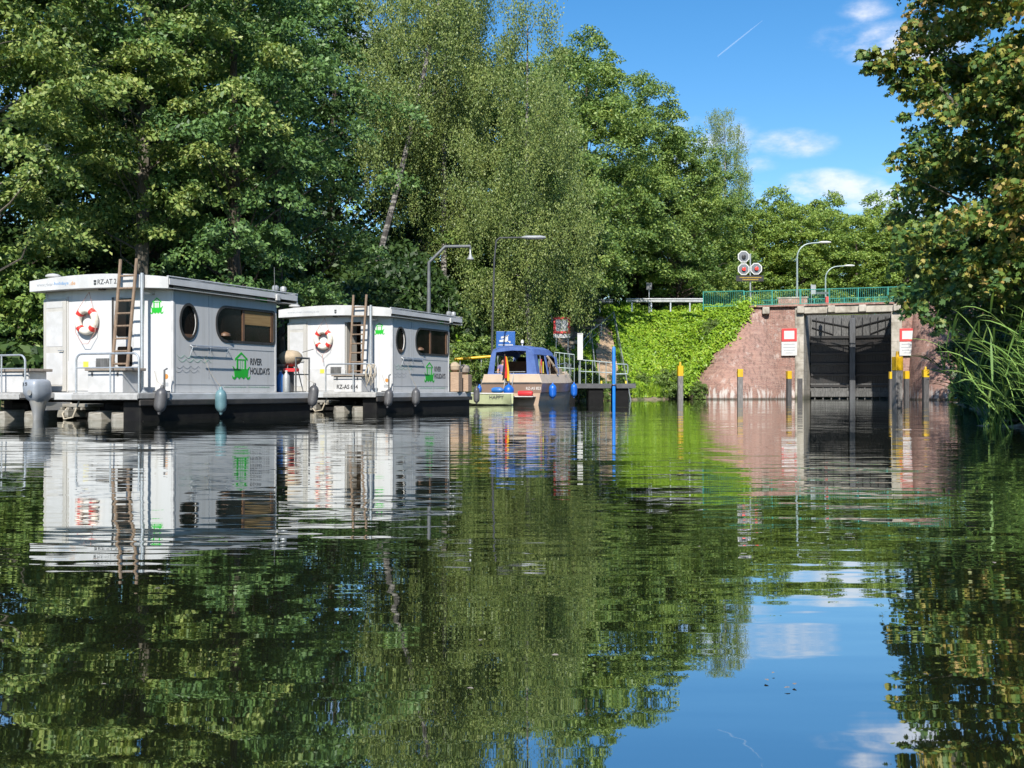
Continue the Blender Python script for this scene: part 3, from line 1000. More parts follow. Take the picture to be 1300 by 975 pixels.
# ground cover on the bank by the lock
def bank_cover():
    rg = np.random.default_rng(41)
    n = 270000
    Y = rg.uniform(56, 90, n)
    X = rg.uniform(-3, 17.8, n)
    sd, rt = land_distance(X, Y)
    lx = (X - LOCK_C[0]) * math.cos(LOCK_A) - (Y - LOCK_C[1]) * math.sin(LOCK_A)
    yw = 78.84 - (X - 12.27) * .364
    keep = (sd > .02) & ~rt & (lx < -5.2) & ~((X > 11.6) & (Y < yw + .1))
    dp = np.full(n, 1e9)
    for (x0, y0), (x1, y1) in zip(path[:-1], path[1:]):
        t = np.clip(((X - x0) * (x1 - x0) + (Y - y0) * (y1 - y0)) / ((x1 - x0) ** 2 + (y1 - y0) ** 2 + 1e-6), 0, 1)
        dp = np.minimum(dp, np.hypot(X - x0 - t * (x1 - x0), Y - y0 - t * (y1 - y0)))
    keep &= dp > .60 + .25 * np.sin(X * 4 + Y * 3)
    keep &= ~((X < 1.5) & (rg.random(n) < .6))
    X, Y = X[keep], Y[keep]
    n = len(X)
    lump = .5 + .5 * np.sin(X * 2.1 + 2 * np.sin(Y * 1.3)) * np.sin(Y * 1.7 + X)
    C = np.stack([X, Y, ground_z(X, Y) + .02 + (.12 + .62 * lump ** 1.5) * rg.random(n)], 1)
    D = rg.normal(size=(n, 3)) * .7 + np.array((.4, -.5, -.3))
    N = rg.normal(size=(n, 3)) * .42 + np.array((.25, -.55, .75))
    s = .185 * (.55 + .9 * rg.random(n))
    o = put('ground_cover', leaf_mesh('ground_cover', C, D, N, s, OVAL, M['leaf_ivy']))
    tag(o, kind='stuff')


bank_cover()


def blade_mesh(name, seed, roots, hmin, hmax, mat, wid=.02, bend=.5, seg=4):
    """grass-like blades as curved tapering ribbons"""
    rg = np.random.default_rng(seed)
    mb_v, mb_f = [], []
    for (x, y, z) in roots:
        h = rg.uniform(hmin, hmax)
        a = rg.uniform(0, 2 * math.pi)
        dx, dy = math.cos(a), math.sin(a)
        b = bend * rg.uniform(.3, 1.3)
        w0 = wid * rg.uniform(.7, 1.3)
        base = len(mb_v)
        for i in range(seg + 1):
            t = i / seg
            px, py = x + dx * b * h * t * t, y + dy * b * h * t * t
            pz = z + h * (t - .28 * b * t * t * t)
            ww = w0 * (1 - t) ** .7 + .001
            mb_v.append((px - dy * ww, py + dx * ww, pz))
            mb_v.append((px + dy * ww, py - dx * ww, pz))
        for i in range(seg):
            k = base + 2 * i
            mb_f.append((k, k + 1, k + 3, k + 2))
    me = bpy.data.meshes.new(name)
    me.from_pydata(mb_v, [], mb_f)
    me.polygons.foreach_set('use_smooth', [True] * len(me.polygons))
    me.materials.append(M[mat])
    return me


rg = np.random.default_rng(5)
roots = []
for _ in range(7200):
    Y = rg.uniform(57, 78.6)
    X = float(shore(LEFT_SHORE, Y)) - abs(rg.normal()) * .6
    roots.append((X, Y, -.02))
roots = [(x, y, max(z, g - .05)) for (x, y, z), g in zip(roots, ground_z([q[0] for q in roots], [q[1] for q in roots]))]
tag(put('grass', blade_mesh('grass', 6, roots, .3, .95, 'leaf_ivy', .022)), kind='stuff')

dry = []
for _ in range(1500):
    Y = rg.uniform(60, 84)
    X = rg.uniform(2, 15)
    cl = math.sin(X * 1.3 + 2 * math.sin(Y * .7)) * math.sin(Y * .9 + X * .6)
    if cl > .25 or abs(X - float(shore(LEFT_SHORE, Y))) < 1.0:
        dry.append((X, Y))
gg = ground_z([p[0] for p in dry], [p[1] for p in dry])
dd_, rt_ = land_distance(np.array([p[0] for p in dry]), np.array([p[1] for p in dry]))
dry = [(x, y, g) for (x, y), g, s_ in zip(dry, gg, dd_) if s_ > .1 and x < 11.5 + .9 * (y - 77)]
tag(put('dry_stalks', blade_mesh('dry_stalks', 8, dry, .5, 1.1, 'dry_stalk', .012, .35)), kind='stuff')
for (px, py, Y, k, s, lab) in (
        (922, 421, 77.3, 'bush', .52, 'dark bush overhanging the brick wing, casting a shadow on the bricks'),
        (848, 497, 76.4, 'bush_green', .75, 'dark shrub at the water edge behind the leftmost yellow topped post'),
        (785, 472, 69.5, 'bush', .55, 'dark shrub behind the blue pole on the jetty'),
        (878, 505, 79.0, 'bush_green', .45, 'low green shrub at the foot of the left brick wing'),
        (888, 505, 75.4, 'bush_green', .46, 'low leafy shrub growing at the waterline before the left brick wing'),
        (815, 440, 75.0, 'bush_green', .42, 'small shrub among the ivy below the guard rail'),
        (765, 470, 66.5, 'bush_green', .5, 'small shrub in the ivy behind the jetty end'),
        (905, 400, 80.5, 'bush_green', .5, 'small shrub in the ivy under the left end of the green railing'),
        (690, 472, 60.0, 'bush_green', 1.05, 'bright shrub between the blue sign and the red framed sign'),
        (735, 462, 63.0, 'bush', .8, 'dark shrub at the foot of the steps behind the white board'),
        (600, 480, 56.0, 'bush_green', .9, 'leafy shrub behind the yellow bar'),
        (545, 480, 50.0, 'bush_green', .85, 'leafy shrub behind the far houseboat large window'),
        (20, 470, 31.0, 'bush_green', 1.2, 'leafy shrub at the far left edge beside the near houseboat door'),
        (-20, 470, 32.0, 'bush_green', 1.35, 'bright shrub cut by the left edge'),
        (480, 470, 44.0, 'bush_green', .9, 'shrub behind the far houseboat roof ladder')):
    x = (px - 650) / F * Y
    tree(k, x, Y, lab, cat='bush', name='bush', rz=px * .1, s=s, z=max(gz(x, Y) - .1, 0.02), crown='foliage', group='bushes on the left bank')

# ------------------------------------------------------------------ right bank: the maple, its neighbours, reeds
def right_maple():
    rg = np.random.default_rng(77)
    c, r = [], []
    def shell(n, cx, cy, cz, rx, ry, rz_, zmin, r0, r1, inner=.45):
        k = 0
        while k < n:
            u = rg.normal(size=3)
            u /= np.linalg.norm(u)
            f = inner + (1 - inner) * rg.random() ** .5
            p = np.array((cx + rx * u[0] * f, cy + ry * u[1] * f, cz + rz_ * u[2] * f))
            if p[2] < zmin + .10 * max(0, p[0] - 6):
                continue
            px = 650 + F * p[0] / p[1]
            rr = r0 + (r1 - r0) * rg.random()
            if px - rr * .85 * F / p[1] < 1128:      # the crown's left flank as it grew
                continue
            c.append(p)
            r.append(rr)
            k += 1
    shell(330, 9.6, 18.2, 6.4, 4.8, 4.8, 7.0, 1.7, .40, .80)
    shell(90, 6.9, 16.0, 5.2, 1.5, 1.6, 3.6, 1.8, .32, .55, .2)
    shell(60, 7.6, 16.5, 7.2, 1.8, 2.0, 2.5, 4.0, .35, .6)
    shell(60, 8.0, 16.2, 3.2, 2.6, 2.2, 1.8, 1.4, .35, .6)
    # the lone bough reaching out to the left against the sky
    for (px, py, rr) in ((1178, 100, .34), (1160, 88, .36), (1140, 82, .34), (1150, 62, .30), (1162, 45, .26), (1158, 30, .18), (1122, 78, .26), (1104, 70, .20), (1136, 100, .26),
                         (1165, 118, .32), (1150, 150, .2), (1142, 200, .22), (1140, 215, .2), (1150, 240, .3), (1142, 300, .34), (1150, 330, .4), (1148, 372, .28), (1165, 395, .28), (1185, 408, .26), (1200, 420, .24)):
        p = P(px, py, 15.6 + .6 * rg.random())
        c.append(np.array(p))
        r.append(rr)
    c, r = np.array(c), np.array(r)
    base = np.array((9.8, 18.5, gz(9.8, 18.5)))
    C, D, N, s = [], [], [], []
    for p, q in zip(c, r):
        a = cluster_leaves(rg, p[None], np.array([q]), max(50, int(900 * q ** 2)), .088, .6, .35, .62)
        for lst, v in zip((C, D, N, s), a):
            lst.append(v)
    bough = [P(px, py, 15.9) for px, py in ((1215, 135), (1190, 108), (1165, 92), (1140, 83), (1120, 77), (1104, 70))]
    for k in range(16):
        f = k / 15 * 4.999
        j = int(f)
        p = bough[j].lerp(bough[j + 1], f - j)
        q = .30 - .011 * k
        a = cluster_leaves(rg, np.array(p)[None] + rg.normal(size=(1, 3)) * .12, np.array([q]), 60, .088, .6, .5, .5)
        for lst, v in zip((C, D, N, s), a):
            lst.append(v)
    C, D, N, s = map(np.concatenate, (C, D, N, s))
    t = thing('maple_tree', 'large maple with browning leaves at the right edge, overhanging the water', 'tree', tuple(base))
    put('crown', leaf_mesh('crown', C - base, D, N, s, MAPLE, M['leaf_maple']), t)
    put('trunk', limb_mesh('trunk', rg, 11.0, .26, c - base, M['bark_grey'], every=4, base_frac=.12, rmin=.008), t)
    MB().tube([p - Vector(base) for p in bough], [.03, .024, .018, .013, .009, .005], 6).build('branch', M['bark_grey'], t, smooth=True)


right_maple()
tree('ash', 14.2, 22.6, 'leafy ash crowding behind the maple crown', name='ash_tree', rz=.7, s=.72, group='trees on the right bank')
tree('dark', 15.8, 26.0, 'dark tree on the right bank behind the maple', rz=.7, s=.85, group='trees on the right bank')
tree('dark', 19.6, 36.0, 'dark tree beyond the maple, towards the right brick wing', rz=2.7, s=.75, group='trees on the right bank')
tree('oak_broad', 30.4, 63.0, 'oak shading the right brick wing of the lock', name='oak_tree', rz=1.7, s=.60, group='trees on the right bank')
# trees of the same bank beside and behind the camera; they shade the maple's lower boughs
tree('oak_broad', 16.5, 3.5, 'oak on the right bank beside the viewpoint', name='oak_tree', rz=.2, s=.78, group='trees on the right bank')
tree('oak', 15.0, -9.0, 'oak on the right bank behind the viewpoint', name='oak_tree', rz=1.2, s=1.12, group='trees on the right bank')
for (x, y, k, s, lab) in ((10.1, 16.2, 'bush', .9, 'dark shrub under the maple at the right edge'), (11.2, 21.0, 'bush', 1.2, 'dark shrub behind the reed clump'),
                          (13.3, 26.5, 'bush', 1.25, 'dark shrub at the waterline beyond the reeds'), (16.3, 34.0, 'bush', 1.3, 'dark shrub along the right bank before the rear posts'),
                          (20.3, 45.0, 'bush', 1.3, 'dark shrub along the right bank near the big grey post'), (25.4, 58.0, 'bush', 1.35, 'dark shrub at the right brick wing foot')):
    tree(k, x, y, lab, cat='bush', name='bush', rz=x, s=s, crown='foliage', group='bushes on the right bank')


def reeds():
    rg = np.random.default_rng(91)
    V, Fc = [], []
    def ribbon(p, d, n, ln, wd, seg=4, sag=.5):
        base = len(V)
        q = np.array(p, float)
        dd = np.array(d, float)
        dd /= np.linalg.norm(dd)
        for i in range(seg + 1):
            t = i / seg
            side = np.cross(dd, n)
            side /= max(1e-6, np.linalg.norm(side))
            ww = wd * (math.sin(math.pi * (.12 + .88 * t)) ** .7 if t < 1 else .02)
            V.append(tuple(q - side * ww))
            V.append(tuple(q + side * ww))
            q = q + dd * ln / seg
            dd = dd + np.array((0, 0, -sag / seg * (t + .3)))
            dd /= np.linalg.norm(dd)
        for i in range(seg):
            k = base + 2 * i
            Fc.append((k, k + 1, k + 3, k + 2))
    stalks = []
    for k in range(80):
        y = rg.uniform(12.5, 20.0)
        x = float(shore(RIGHT_SHORE, y)) + rg.uniform(-.75, .9)
        h = rg.uniform(1.0, 2.0)
        # canes lean out over the water
        lean = np.array((rg.uniform(-.85, -.15), rg.uniform(-.4, .2), 1.0))
        lean /= np.linalg.norm(lean)
        p = np.array((x, y, max(-.05, gz(x, y) - .1)))
        dd = lean.copy()
        pts = [p.copy()]
        for i in range(8):
            p = p + dd * h / 8
            dd = dd + np.array((-.035, -.01, -.05)) * (i / 4)
            dd /= np.linalg.norm(dd)
            pts.append(p.copy())
            if i >= 1:
                for sgn in (1, -1):
                    az = rg.uniform(0, 2 * math.pi)
                    out = np.array((math.cos(az) * .8 - .35, math.sin(az) * .8 - .2, .45))
                    ribbon(p, out + dd * .5, np.array((rg.normal() * .3, rg.normal() * .3 - .3, 1.0)), rg.uniform(.34, .62), rg.uniform(.008, .015), 4, rg.uniform(.9, 1.9))
        stalks.append(pts)
    me = bpy.data.meshes.new('reeds')
    mb = MB()
    mb.v, mb.f = V, Fc
    for pts in stalks:
        mb.tube(pts, [.008 - .0007 * i for i in range(len(pts))], 4, cap=False)
    me.from_pydata(mb.v, [], mb.f)
    me.polygons.foreach_set('use_smooth', [True] * len(me.polygons))
    me.materials.append(M['leaf_reed'])
    tag(put('reeds', me), kind='stuff')
    roots = []
    for _ in range(260):
        y = rg.choice((17.6, 18.6)) + rg.normal() * .1
        roots.append((float(shore(RIGHT_SHORE, y)) - .55 + rg.normal() * .1, y, -.05))
    tag(put('sedge', blade_mesh('sedge', 92, roots[:70], .2, .5, 'leaf_reed', .008, .3)), kind='stuff')


reeds()
b = MB()
b.tube([P(1240, 541, 19.0), P(1262, 540, 18.8), P(1280, 543, 18.4), P(1310, 538, 18.2)], [.015, .03, .035, .03], 7)
b.tube([P(1262, 540, 18.8), P(1282, 533, 18.9), P(1300, 536, 19)], [.022, .018, .012], 6)
tag(b.build('driftwood', M['driftwood'], smooth=True), 'bleached branch lying on the water below the reeds', 'branch')

# ------------------------------------------------------------------ the lock
LOCK_Y = 0.0


def lkx(px, y=0.0):
    """x along the lock front (its own frame, plane y) for photo column px"""
    r = (px - 650) / F
    X0, D0 = LOCK_C[0] + math.sin(LOCK_A) * y, LOCK_C[1] + math.cos(LOCK_A) * y
    return (r * D0 - X0) / (math.cos(LOCK_A) + r * math.sin(LOCK_A))


def lkz(px, py, y=0.0):
    return EYE - (py - HOR) / F * (LOCK_C[1] + math.cos(LOCK_A) * y - math.sin(LOCK_A) * lkx(px, y))


def at_lock(o, p, rz=0.0):
    o.location = Vector((LOCK_C[0], LOCK_C[1], 0)) + Matrix.Rotation(-LOCK_A, 3, 'Z') @ Vector(p)
    o.rotation_euler = (0, 0, -LOCK_A + rz)
    return o


LX0, LX1 = lkx(1020.6), lkx(1131.4)         # clear opening
ZT = lkz(1076, 385)                         # top of the walls
ZB = lkz(1076, 397)                         # underside of the beam


def uv_mesh(o, fn):
    me = o.data
    uv = me.uv_layers.new(name='UVMap')
    for l in me.loops:
        uv.data[l.index].uv = fn(me.vertices[l.vertex_index].co)


lock = thing('lock', 'old red brick canal lock with black mitre gates and concrete gate frame', 'lock')
at_lock(lock, (0, 0, 0))
xl, xr = lkx(954), lkx(1172)
pl, pr = lkx(1009.5), lkx(1145)
# abutments: brick front walls either side, chamber walls behind
for nm, a, c in (('abutment', xl, pl), ('abutment', pr, xr + 6)):
    b = MB().box(a, c, LOCK_Y, 8.3, -1, ZT - .16)
    o = b.build('brick_abutment', M['brick'], lock)
    uv_mesh(o, lambda v: (v.x + v.y, v.z))
# concrete pillars
for a, c in ((pl + .002, LX0), (LX1, pr - .002)):
    MB().box(a, c, LOCK_Y - .12, 8.3, -1, ZT - .16).build('gate_pillar', M['concrete'], lock, bevel=.04)
# beam across with brackets, brick coping above
MB().box(LX0 - .25, LX1 + .2, LOCK_Y - .16, LOCK_Y + 1.8, ZB, ZT - .14).build('concrete_beam', M['concrete'], lock, bevel=.03)
b = MB().box(xl - .25, xr + 6, LOCK_Y - .26, LOCK_Y + 1.9, ZT - .137, ZT)
o = b.build('coping', M['brick'], lock, bevel=.02)
uv_mesh(o, lambda v: (v.x, v.z + v.y))
for px in (972.5, 1016.5, 1055.5, 1095, 1139):
    cx = lkx(px, -.3)
    b = MB().box(cx - .24, cx + .24, LOCK_Y - .42, LOCK_Y - .17, ZT - .62, ZT - .145)
    b.build('bracket', M['concrete'], lock, bevel=.05)


def wing(flip, pxs):
    """battered brick wing: lofted from a short top edge down to a bulging foot"""
    (t0, t1, f0, f1, bulge) = pxs
    rows, cols = 18, 26
    verts, uvs = [], []
    for i in range(rows + 1):
        v = i / rows
        for j in range(cols + 1):
            u = j / cols
            xt = t0 + (t1 - t0) * u
            # steep foot: the lower fifth stands almost upright
            k = min(1.0, v / .80)
            x_f = f0 + (f1 - f0) * u
            x = xt + (x_f - xt) * k
            z = (ZT - .14) + (-.6 - (ZT - .14)) * v
            y = LOCK_Y - .05 - bulge * k * math.sin(math.pi * min(1, max(0, u))) ** .75
            verts.append((x, y, z))
            uvs.append((u * abs(f1 - f0) * 1.1, z * 1.25))
    faces = []
    for i in range(rows):
        for j in range(cols):
            a = i * (cols + 1) + j
            faces.append((a, a + 1, a + cols + 2, a + cols + 1) if not flip else (a, a + cols + 1, a + cols + 2, a + 1))
    b = MB().add(verts, faces)
    me = b.mesh('brick_wing', M['brick'], smooth=True)
    uvl = me.uv_layers.new(name='UVMap')
    for l in me.loops:
        uvl.data[l.index].uv = uvs[l.vertex_index]
    put('brick_wing', me, lock)


wing(False, (lkx(946), lkx(966), lkx(866), lkx(998), 3.3))
wing(False, (lkx(1160), lkx(1182), lkx(1153), lkx(1262), 3.3))

# creeper spilling over the left wing's upper and outer edge
def overhang():
    rg = np.random.default_rng(55)
    n = 15000
    f = rg.random(n)
    x0, x1 = lkx(862), lkx(946)
    z1 = ZT - .1
    reach = .45 + .35 * np.sin(f * 17) * np.sin(f * 7 + 1) + .35 * np.exp(-((f - .62) / .10) ** 2)
    lx = x0 + (x1 - x0) * f + rg.normal(size=n) * .25 + reach * rg.random(n) ** 1.4
    zz = .5 + (z1 - .5) * f + rg.normal(size=n) * .22 - .35 * rg.random(n) * reach + .15
    u = np.clip((lx - (x0 + (x1 - x0) * f)) / 6.0, 0, 1)
    ly = -.15 - 3.3 * (1 - f) * np.sin(np.pi * u) ** .75 - .42 * rg.random(n) + .2 * (reach < .3)
    ca, sa = math.cos(LOCK_A), math.sin(LOCK_A)
    C = np.stack([LOCK_C[0] + ca * lx + sa * ly, LOCK_C[1] - sa * lx + ca * ly, np.maximum(zz, .15)], 1)
    D = rg.normal(size=(n, 3)) * .6 + np.array((.5, -.4, -.6))
    N = rg.normal(size=(n, 3)) * .45 + np.array((.2, -.7, .6))
    tag(put('creeper', leaf_mesh('creeper', C, D, N, .18 * (.55 + .9 * rg.random(n)), OVAL, M['leaf_ivy'])), kind='stuff')


overhang()

# mitre gates, meeting in a V that points upstream
GY0, GY1 = LOCK_Y + 4.7, LOCK_Y + 5.7
gx = (LX0 + LX1) / 2 + .1
gz0, gz1 = -.5, 6.1
for s in (-1, 1):
    hx = LX0 + .02 if s < 0 else LX1 - .02
    ux, uy = gx - hx, GY1 - GY0
    ln = math.hypot(ux, uy)
    ux, uy = ux / ln, uy / ln
    t = bpy.data.objects.new('gate_leaf', None)
    COL.objects.link(t)
    t.parent = lock
    t.location = (hx, GY0, 0)
    t.rotation_euler = (0, 0, math.atan2(uy, ux))
    sy = -1 if s < 0 else 1                     # side facing the viewer in leaf coordinates
    ln -= .12
    b = MB()
    npl = 14
    for i in range(npl):
        b.box(ln * i / npl + .004, ln * (i + 1) / npl - .004, -.06, .06, .12, 4.55)
    b.build('skin_plate', M['gate_metal'], t)
    b = MB()
    for z in (.95, 1.75, 2.55, 3.3, 4.0, 4.5):
        b.box(0, ln, *(sorted((sy * .061, sy * .20))), z - .09, z + .09)
    b.build('cross_beam', M['gate_metal'], t, bevel=.015)
    b = MB().box(-.0, ln, *(sorted((sy * .062, sy * .26))), .16, .55)
    b.build('foot_beam', M['gate_pale'], t, bevel=.02)
    b = MB().box(-.0, ln, *(sorted((sy * .061, sy * .10))), .56, 1.12)
    for i in range(5):
        b.box(ln * (i + .5) / 5 - .04, ln * (i + .5) / 5 + .04, *(sorted((sy * .101, sy * .16))), -.12, .98)
    b.build('foot_board', M['gate_pale'], t)
    b = MB()
    for i in range(26):
        b.box(ln * i / 26 + .006, ln * (i + 1) / 26 - .006, -.05, .05, 4.552, gz1)
    b.build('upper_boards', M['gate_pale'], t)
    b = MB()
    b.tube([(0.1, sy * .12, 5.75), (ln, sy * .12, 5.2)], .05, 6)
    b.tube([(0.1, sy * .12, 5.2), (ln * .55, sy * .12, 4.7)], .04, 6)
    for i in range(5):
        x = .4 + (ln - .5) * i / 4
        b.tube([(x, sy * .14, 4.6), (x, sy * .14, 5.9)], .025, 6)
    b.build('brace', M['gate_metal'], t)
    MB().box(ln, ln + .11, -.16, .16, -.6, gz1 + .02).build('mitre_post', M['gate_post'], t, bevel=.02)
MB().box(gx - .20, gx + .20, GY1 - .62, GY1 - .20, -.6, 5.85).build('centre_post', M['gate_post'], lock, bevel=.03)


# notices with red frames
def notice(px, pw, label):
    t = thing('notice_sign', label, 'sign', group='red framed lock notices')
    zz = lambda py: lkz(px, py, -.14)
    w = pw / F * (LOCK_C[1] - math.sin(LOCK_A) * lkx(px)) / 2 / math.cos(LOCK_A)
    MB().box(-w, w, -.03, .0, zz(433.5), zz(417)).build('red_border', M['sign_red'], t, bevel=.01)
    MB().box(-w * .68, w * .68, -.034, -.0302, zz(430.5), zz(420)).build('white_field', M['sign_white'], t)
    MB().box(-w * 1.03, w * 1.03, -.03, .0, zz(451.5), zz(433.9)).build('text_plate', M['sign_white'], t, bevel=.008)
    for k, (py, f0, f1) in enumerate(((437, -.75, .72), (441, -.8, .78), (444.5, -.7, .75), (448, -.5, .45))):
        MB().box(w * f0, w * f1, -.034, -.0302, zz(py + .55), zz(py - .45)).build('text_line', M['grey_decal'], t)
    MB().box(-.05, .05, .0, .13, zz(449), zz(420)).build('bracket', M['dark_steel'], t)
    at_lock(t, (lkx(px, -.14), -.14, 0))


notice(1002.0, 17.5, 'red framed white notice on the brick wall left of the lock gate')
notice(1152.0, 17.5, 'red framed white notice right of the lock gate, behind the big post')


# green railings along the lock head
def railing(name, label, x0, x1, y, z0, h, post, mat, group=None, bar=.13, rot=0.0):
    t = thing(name, label, 'railing', group=group)
    at_lock(t, (x0, y, z0))
    L = x1 - x0
    b = MB()
    b.box(0, L, -.03, .03, h - .05, h)
    b.box(0, L, -.02, .02, .10, .14)
    b.build('rail', mat, t)
    b = MB()
    n = int(L / bar)
    for i in range(1, n):
        x = L * i / n
        b.box(x - .009, x + .009, -.009, .009, .141, h - .051)
    b.build('infill_bars', mat, t)
    k = max(1, round(L / post))
    for i in range(k + 1):
        x = L * i / k
        MB().box(x - .035, x + .035, -.034, .034, -.15, h + .015).build('post', mat, t)
    return t


railing('green_railing', 'green steel railing along the brick coping above the lock gate', lkx(945, .9), lkx(1205, .9), .9, ZT, 1.12, 2.0, M['green_rail'], 'green railings on the lock')
railing('green_railing', 'green steel railing at the top of the ivy bank, joined to the guard rail', lkx(893, 1.2), lkx(944, 1.2), 1.2, ZT, 1.2, 2.6, M['green_rail'], 'green railings on the lock')
railing('green_railing', 'rear green steel railing across the lock chamber behind the front one', lkx(960, 9.5), lkx(1190, 9.5), 9.5, ZT - .1, 1.25, 2.2, M['green_rail'], 'green railings on the lock')

# low brick hut and red lifesaver box behind the railing
t = thing('brick_parapet', 'low brick parapet behind the railing at the nearest lock lamp', 'wall')
at_lock(t, (lkx(1001, 5), 5.0, ZT - .3))
o = MB().box(-.75, 1.35, 0, .5, 0, 1.15).build('brickwork', M['brick'], t)
uv_mesh(o, lambda v: (v.x + v.y, v.z))
MB().box(-.8, 1.4, -.05, .55, 1.152, 1.25).build('coping', M['concrete'], t, bevel=.01)
t = thing('rescue_post', 'small red rescue box on a post behind the green railing', 'rescue box', (P(1050, 0, 78).x, 78.0, 6.2))
MB().box(-.12, .12, -.1, .1, .35, 1.05).build('box', M['sign_red'], t, bevel=.02)
MB().tube([(0, .12, -.3), (0, .12, 1.1)], .04, 8).build('post', M['steel'], t)


# street lamps
def arc_lamp(px, py0, pyt, pxh, Y, z0, label, group='curved lamps on the lock', dirx=1):
    base = P(px, py0, Y)
    top = P(px, pyt, Y)
    head = P(pxh, pyt, Y)
    t = thing('street_lamp', label, 'street lamp', (base.x, Y, z0), 0, group)
    H = top.z - z0
    L = head.x - base.x
    r = min(1.1, abs(L) * .55)
    pts = [(0, 0, -.2), (0, 0, H * .4), (0, 0, H - r)]
    for i in range(1, 7):
        a = math.pi / 2 * i / 6
        pts.append((math.copysign(r * (1 - math.cos(a)), L), 0, H - r + r * math.sin(a) * .96))
    pts.append((L * .72, 0, H - .0))
    MB().tube(pts, [.085, .075, .06] + [.05] * 7, 8).build('pole', M['steel_rail'], t, smooth=True)
    b = MB()
    rings = []
    for (x, w_, hh) in ((L * .66, .05, .04), (L * .74, .12, .09), (L * .9, .14, .10), (L * 1.02, .06, .05)):
        rings.append([(x, math.cos(a) * w_, H + .02 + math.sin(a) * hh) for a in np.linspace(0, 2 * math.pi, 10, endpoint=False)])
    b.loft(rings)
    b.build('lamp_head', M['sign_white'], t, smooth=True)


arc_lamp(1012, 384, 308, 1054, 82.0, 6.3, 'tallest curved lamp post on the lock, nearest the signal lights')
arc_lamp(1048, 383, 337.5, 1084, 96.0, 6.2, 'second curved lamp post on the lock, beside the red rescue box')
arc_lamp(1074, 383, 360, 1097, 120.0, 6.2, 'short distant lamp post on the lock, left one of the far pair')
arc_lamp(1083, 383, 360.5, 1107, 132.0, 6.2, 'short distant lamp post on the lock, right one of the far pair')

# red signal lights with the text board
c = P(952.5, 384, 78.2)
t = thing('lock_signal', 'lock signal with three octagonal lights and black text board, two red lit', 'traffic signal', (c.x, 78.2, ZT - .05))
zz = lambda py: P(0, py, 78.2).z - (ZT - .05)
xx = lambda px: P(px, 0, 78.2).x - c.x
MB().tube([(0, 0, -.2), (0, 0, zz(322))], .055, 8).build('pole', M['steel'], t, smooth=True)
for (px, py, lit) in ((943.5, 326.2, 0), (943.5, 342.0, 1), (959.4, 341.4, 1)):
    r = 7.9 / F * 78.2
    ok = [(xx(px) + r * math.cos(math.pi / 8 + i * math.pi / 4), zz(py) + r * math.sin(math.pi / 8 + i * math.pi / 4)) for i in range(8)]
    ik = [(xx(px) + r * .84 * math.cos(math.pi / 8 + i * math.pi / 4), zz(py) + r * .84 * math.sin(math.pi / 8 + i * math.pi / 4)) for i in range(8)]
    h = MB().prism(ok, -.16, -.08).build('signal_head', M['sign_white'], t)
    MB().prism(ik, -.166, -.161).build('face', M['signal_face'], h)
    MB().lathe([(.13, -.30), (.135, -.30), (.135, -.167), (.13, -.167)], (xx(px), 0, zz(py)), 14, 'y').build('visor', M['board_black'], h)
    MB().lathe([(.02, -.315), (.09, -.31), (.118, -.301)], (xx(px), 0, zz(py)), 14, 'y').build('lamp_lens', M['red_lamp'] if lit else M['board_black'], h, smooth=True)
MB().box(xx(934), xx(969), -.15, -.07, zz(357.4), zz(350)).build('text_board', M['board_black'], t, bevel=.01)
rgb = random.Random(3)
for row, py in enumerate((352.6, 355.2)):
    b = MB()
    x = 938.5 if row == 0 else 942.0
    while x < (965.5 if row == 0 else 962):
        wd = rgb.uniform(.5, 1.1)
        b.box(xx(x), xx(x + wd), -.156, -.151, zz(py + .62), zz(py - .62))
        x += wd + .35
    b.build('text_line', M['led_yellow'], t)

# traffic signs beyond the railing
t = thing('road_sign', 'small pale road sign on a post behind the nearest lock lamp', 'sign', (P(1030, 0, 88).x, 88, 6.2))
MB().tube([(0, 0, -.2), (0, 0, 2.9)], .04, 8).build('post', M['steel'], t)
MB().box(-.05, .35, -.04, -.02, 2.1, 2.85).build('plate', M['guard'], t)
MB().box(.38, 1.4, -.04, -.02, 2.1, 2.28).build('arm', M['dark_steel'], t)

# guard rail on the crest
gx0, gx1, gy = P(795, 0, 84.0).x, P(893, 0, 84.0).x, 84.0
t = thing('guard_rail', 'pale steel guard rail along the crest of the ivy bank', 'guard rail', (gx0, gy, P(0, 385.5, gy).z))
prof = [(-.02, .0), (-.06, .06), (-.02, .13), (-.02, .17), (-.06, .24), (-.02, .31), (.0, .31), (.0, .17), (-.03, .15), (.0, .0)]
b = MB()
b.loft([[(x, p[0], .10 + p[1]) for p in prof] for x in (0, (gx1 - gx0) / 2, gx1 - gx0)])
b.build('beam', M['guard'], t)
for i in range(4):
    x = (gx1 - gx0) * (i + .3) / 4
    MB().box(x - .05, x + .05, .012, .10, -.6, .38).build('post', M['steel'], t)
t = thing('guard_rail', 'pale steel guard rail in the tree shade left of the stair handrail', 'guard rail', (P(735, 0, 84.0).x, 84.0, P(0, 386.5, 84.0).z), 0)
b = MB()
b.loft([[(x, p[0], .10 + p[1]) for p in prof] for x in (0, 1.4, 2.6)])
b.build('beam', M['guard'], t)
for x in (.3, 1.6):
    MB().box(x - .05, x + .05, .012, .10, -.6, .38).build('post', M['steel'], t)
for (px, pyt, lab) in ((824, 357.5, 'grey back of a small road sign behind the guard rail'),):
    b0 = P(px, 382, 85.5)
    t = thing('road_sign', lab, 'sign', (b0.x, 85.5, b0.z - .6))
    MB().tube([(0, 0, -.3), (0, 0, 2.0)], .04, 8).build('post', M['steel'], t)
    MB().box(-.22, .22, -.06, -.042, 1.45, 2.0).build('plate', M['dark_steel'], t, bevel=.01)

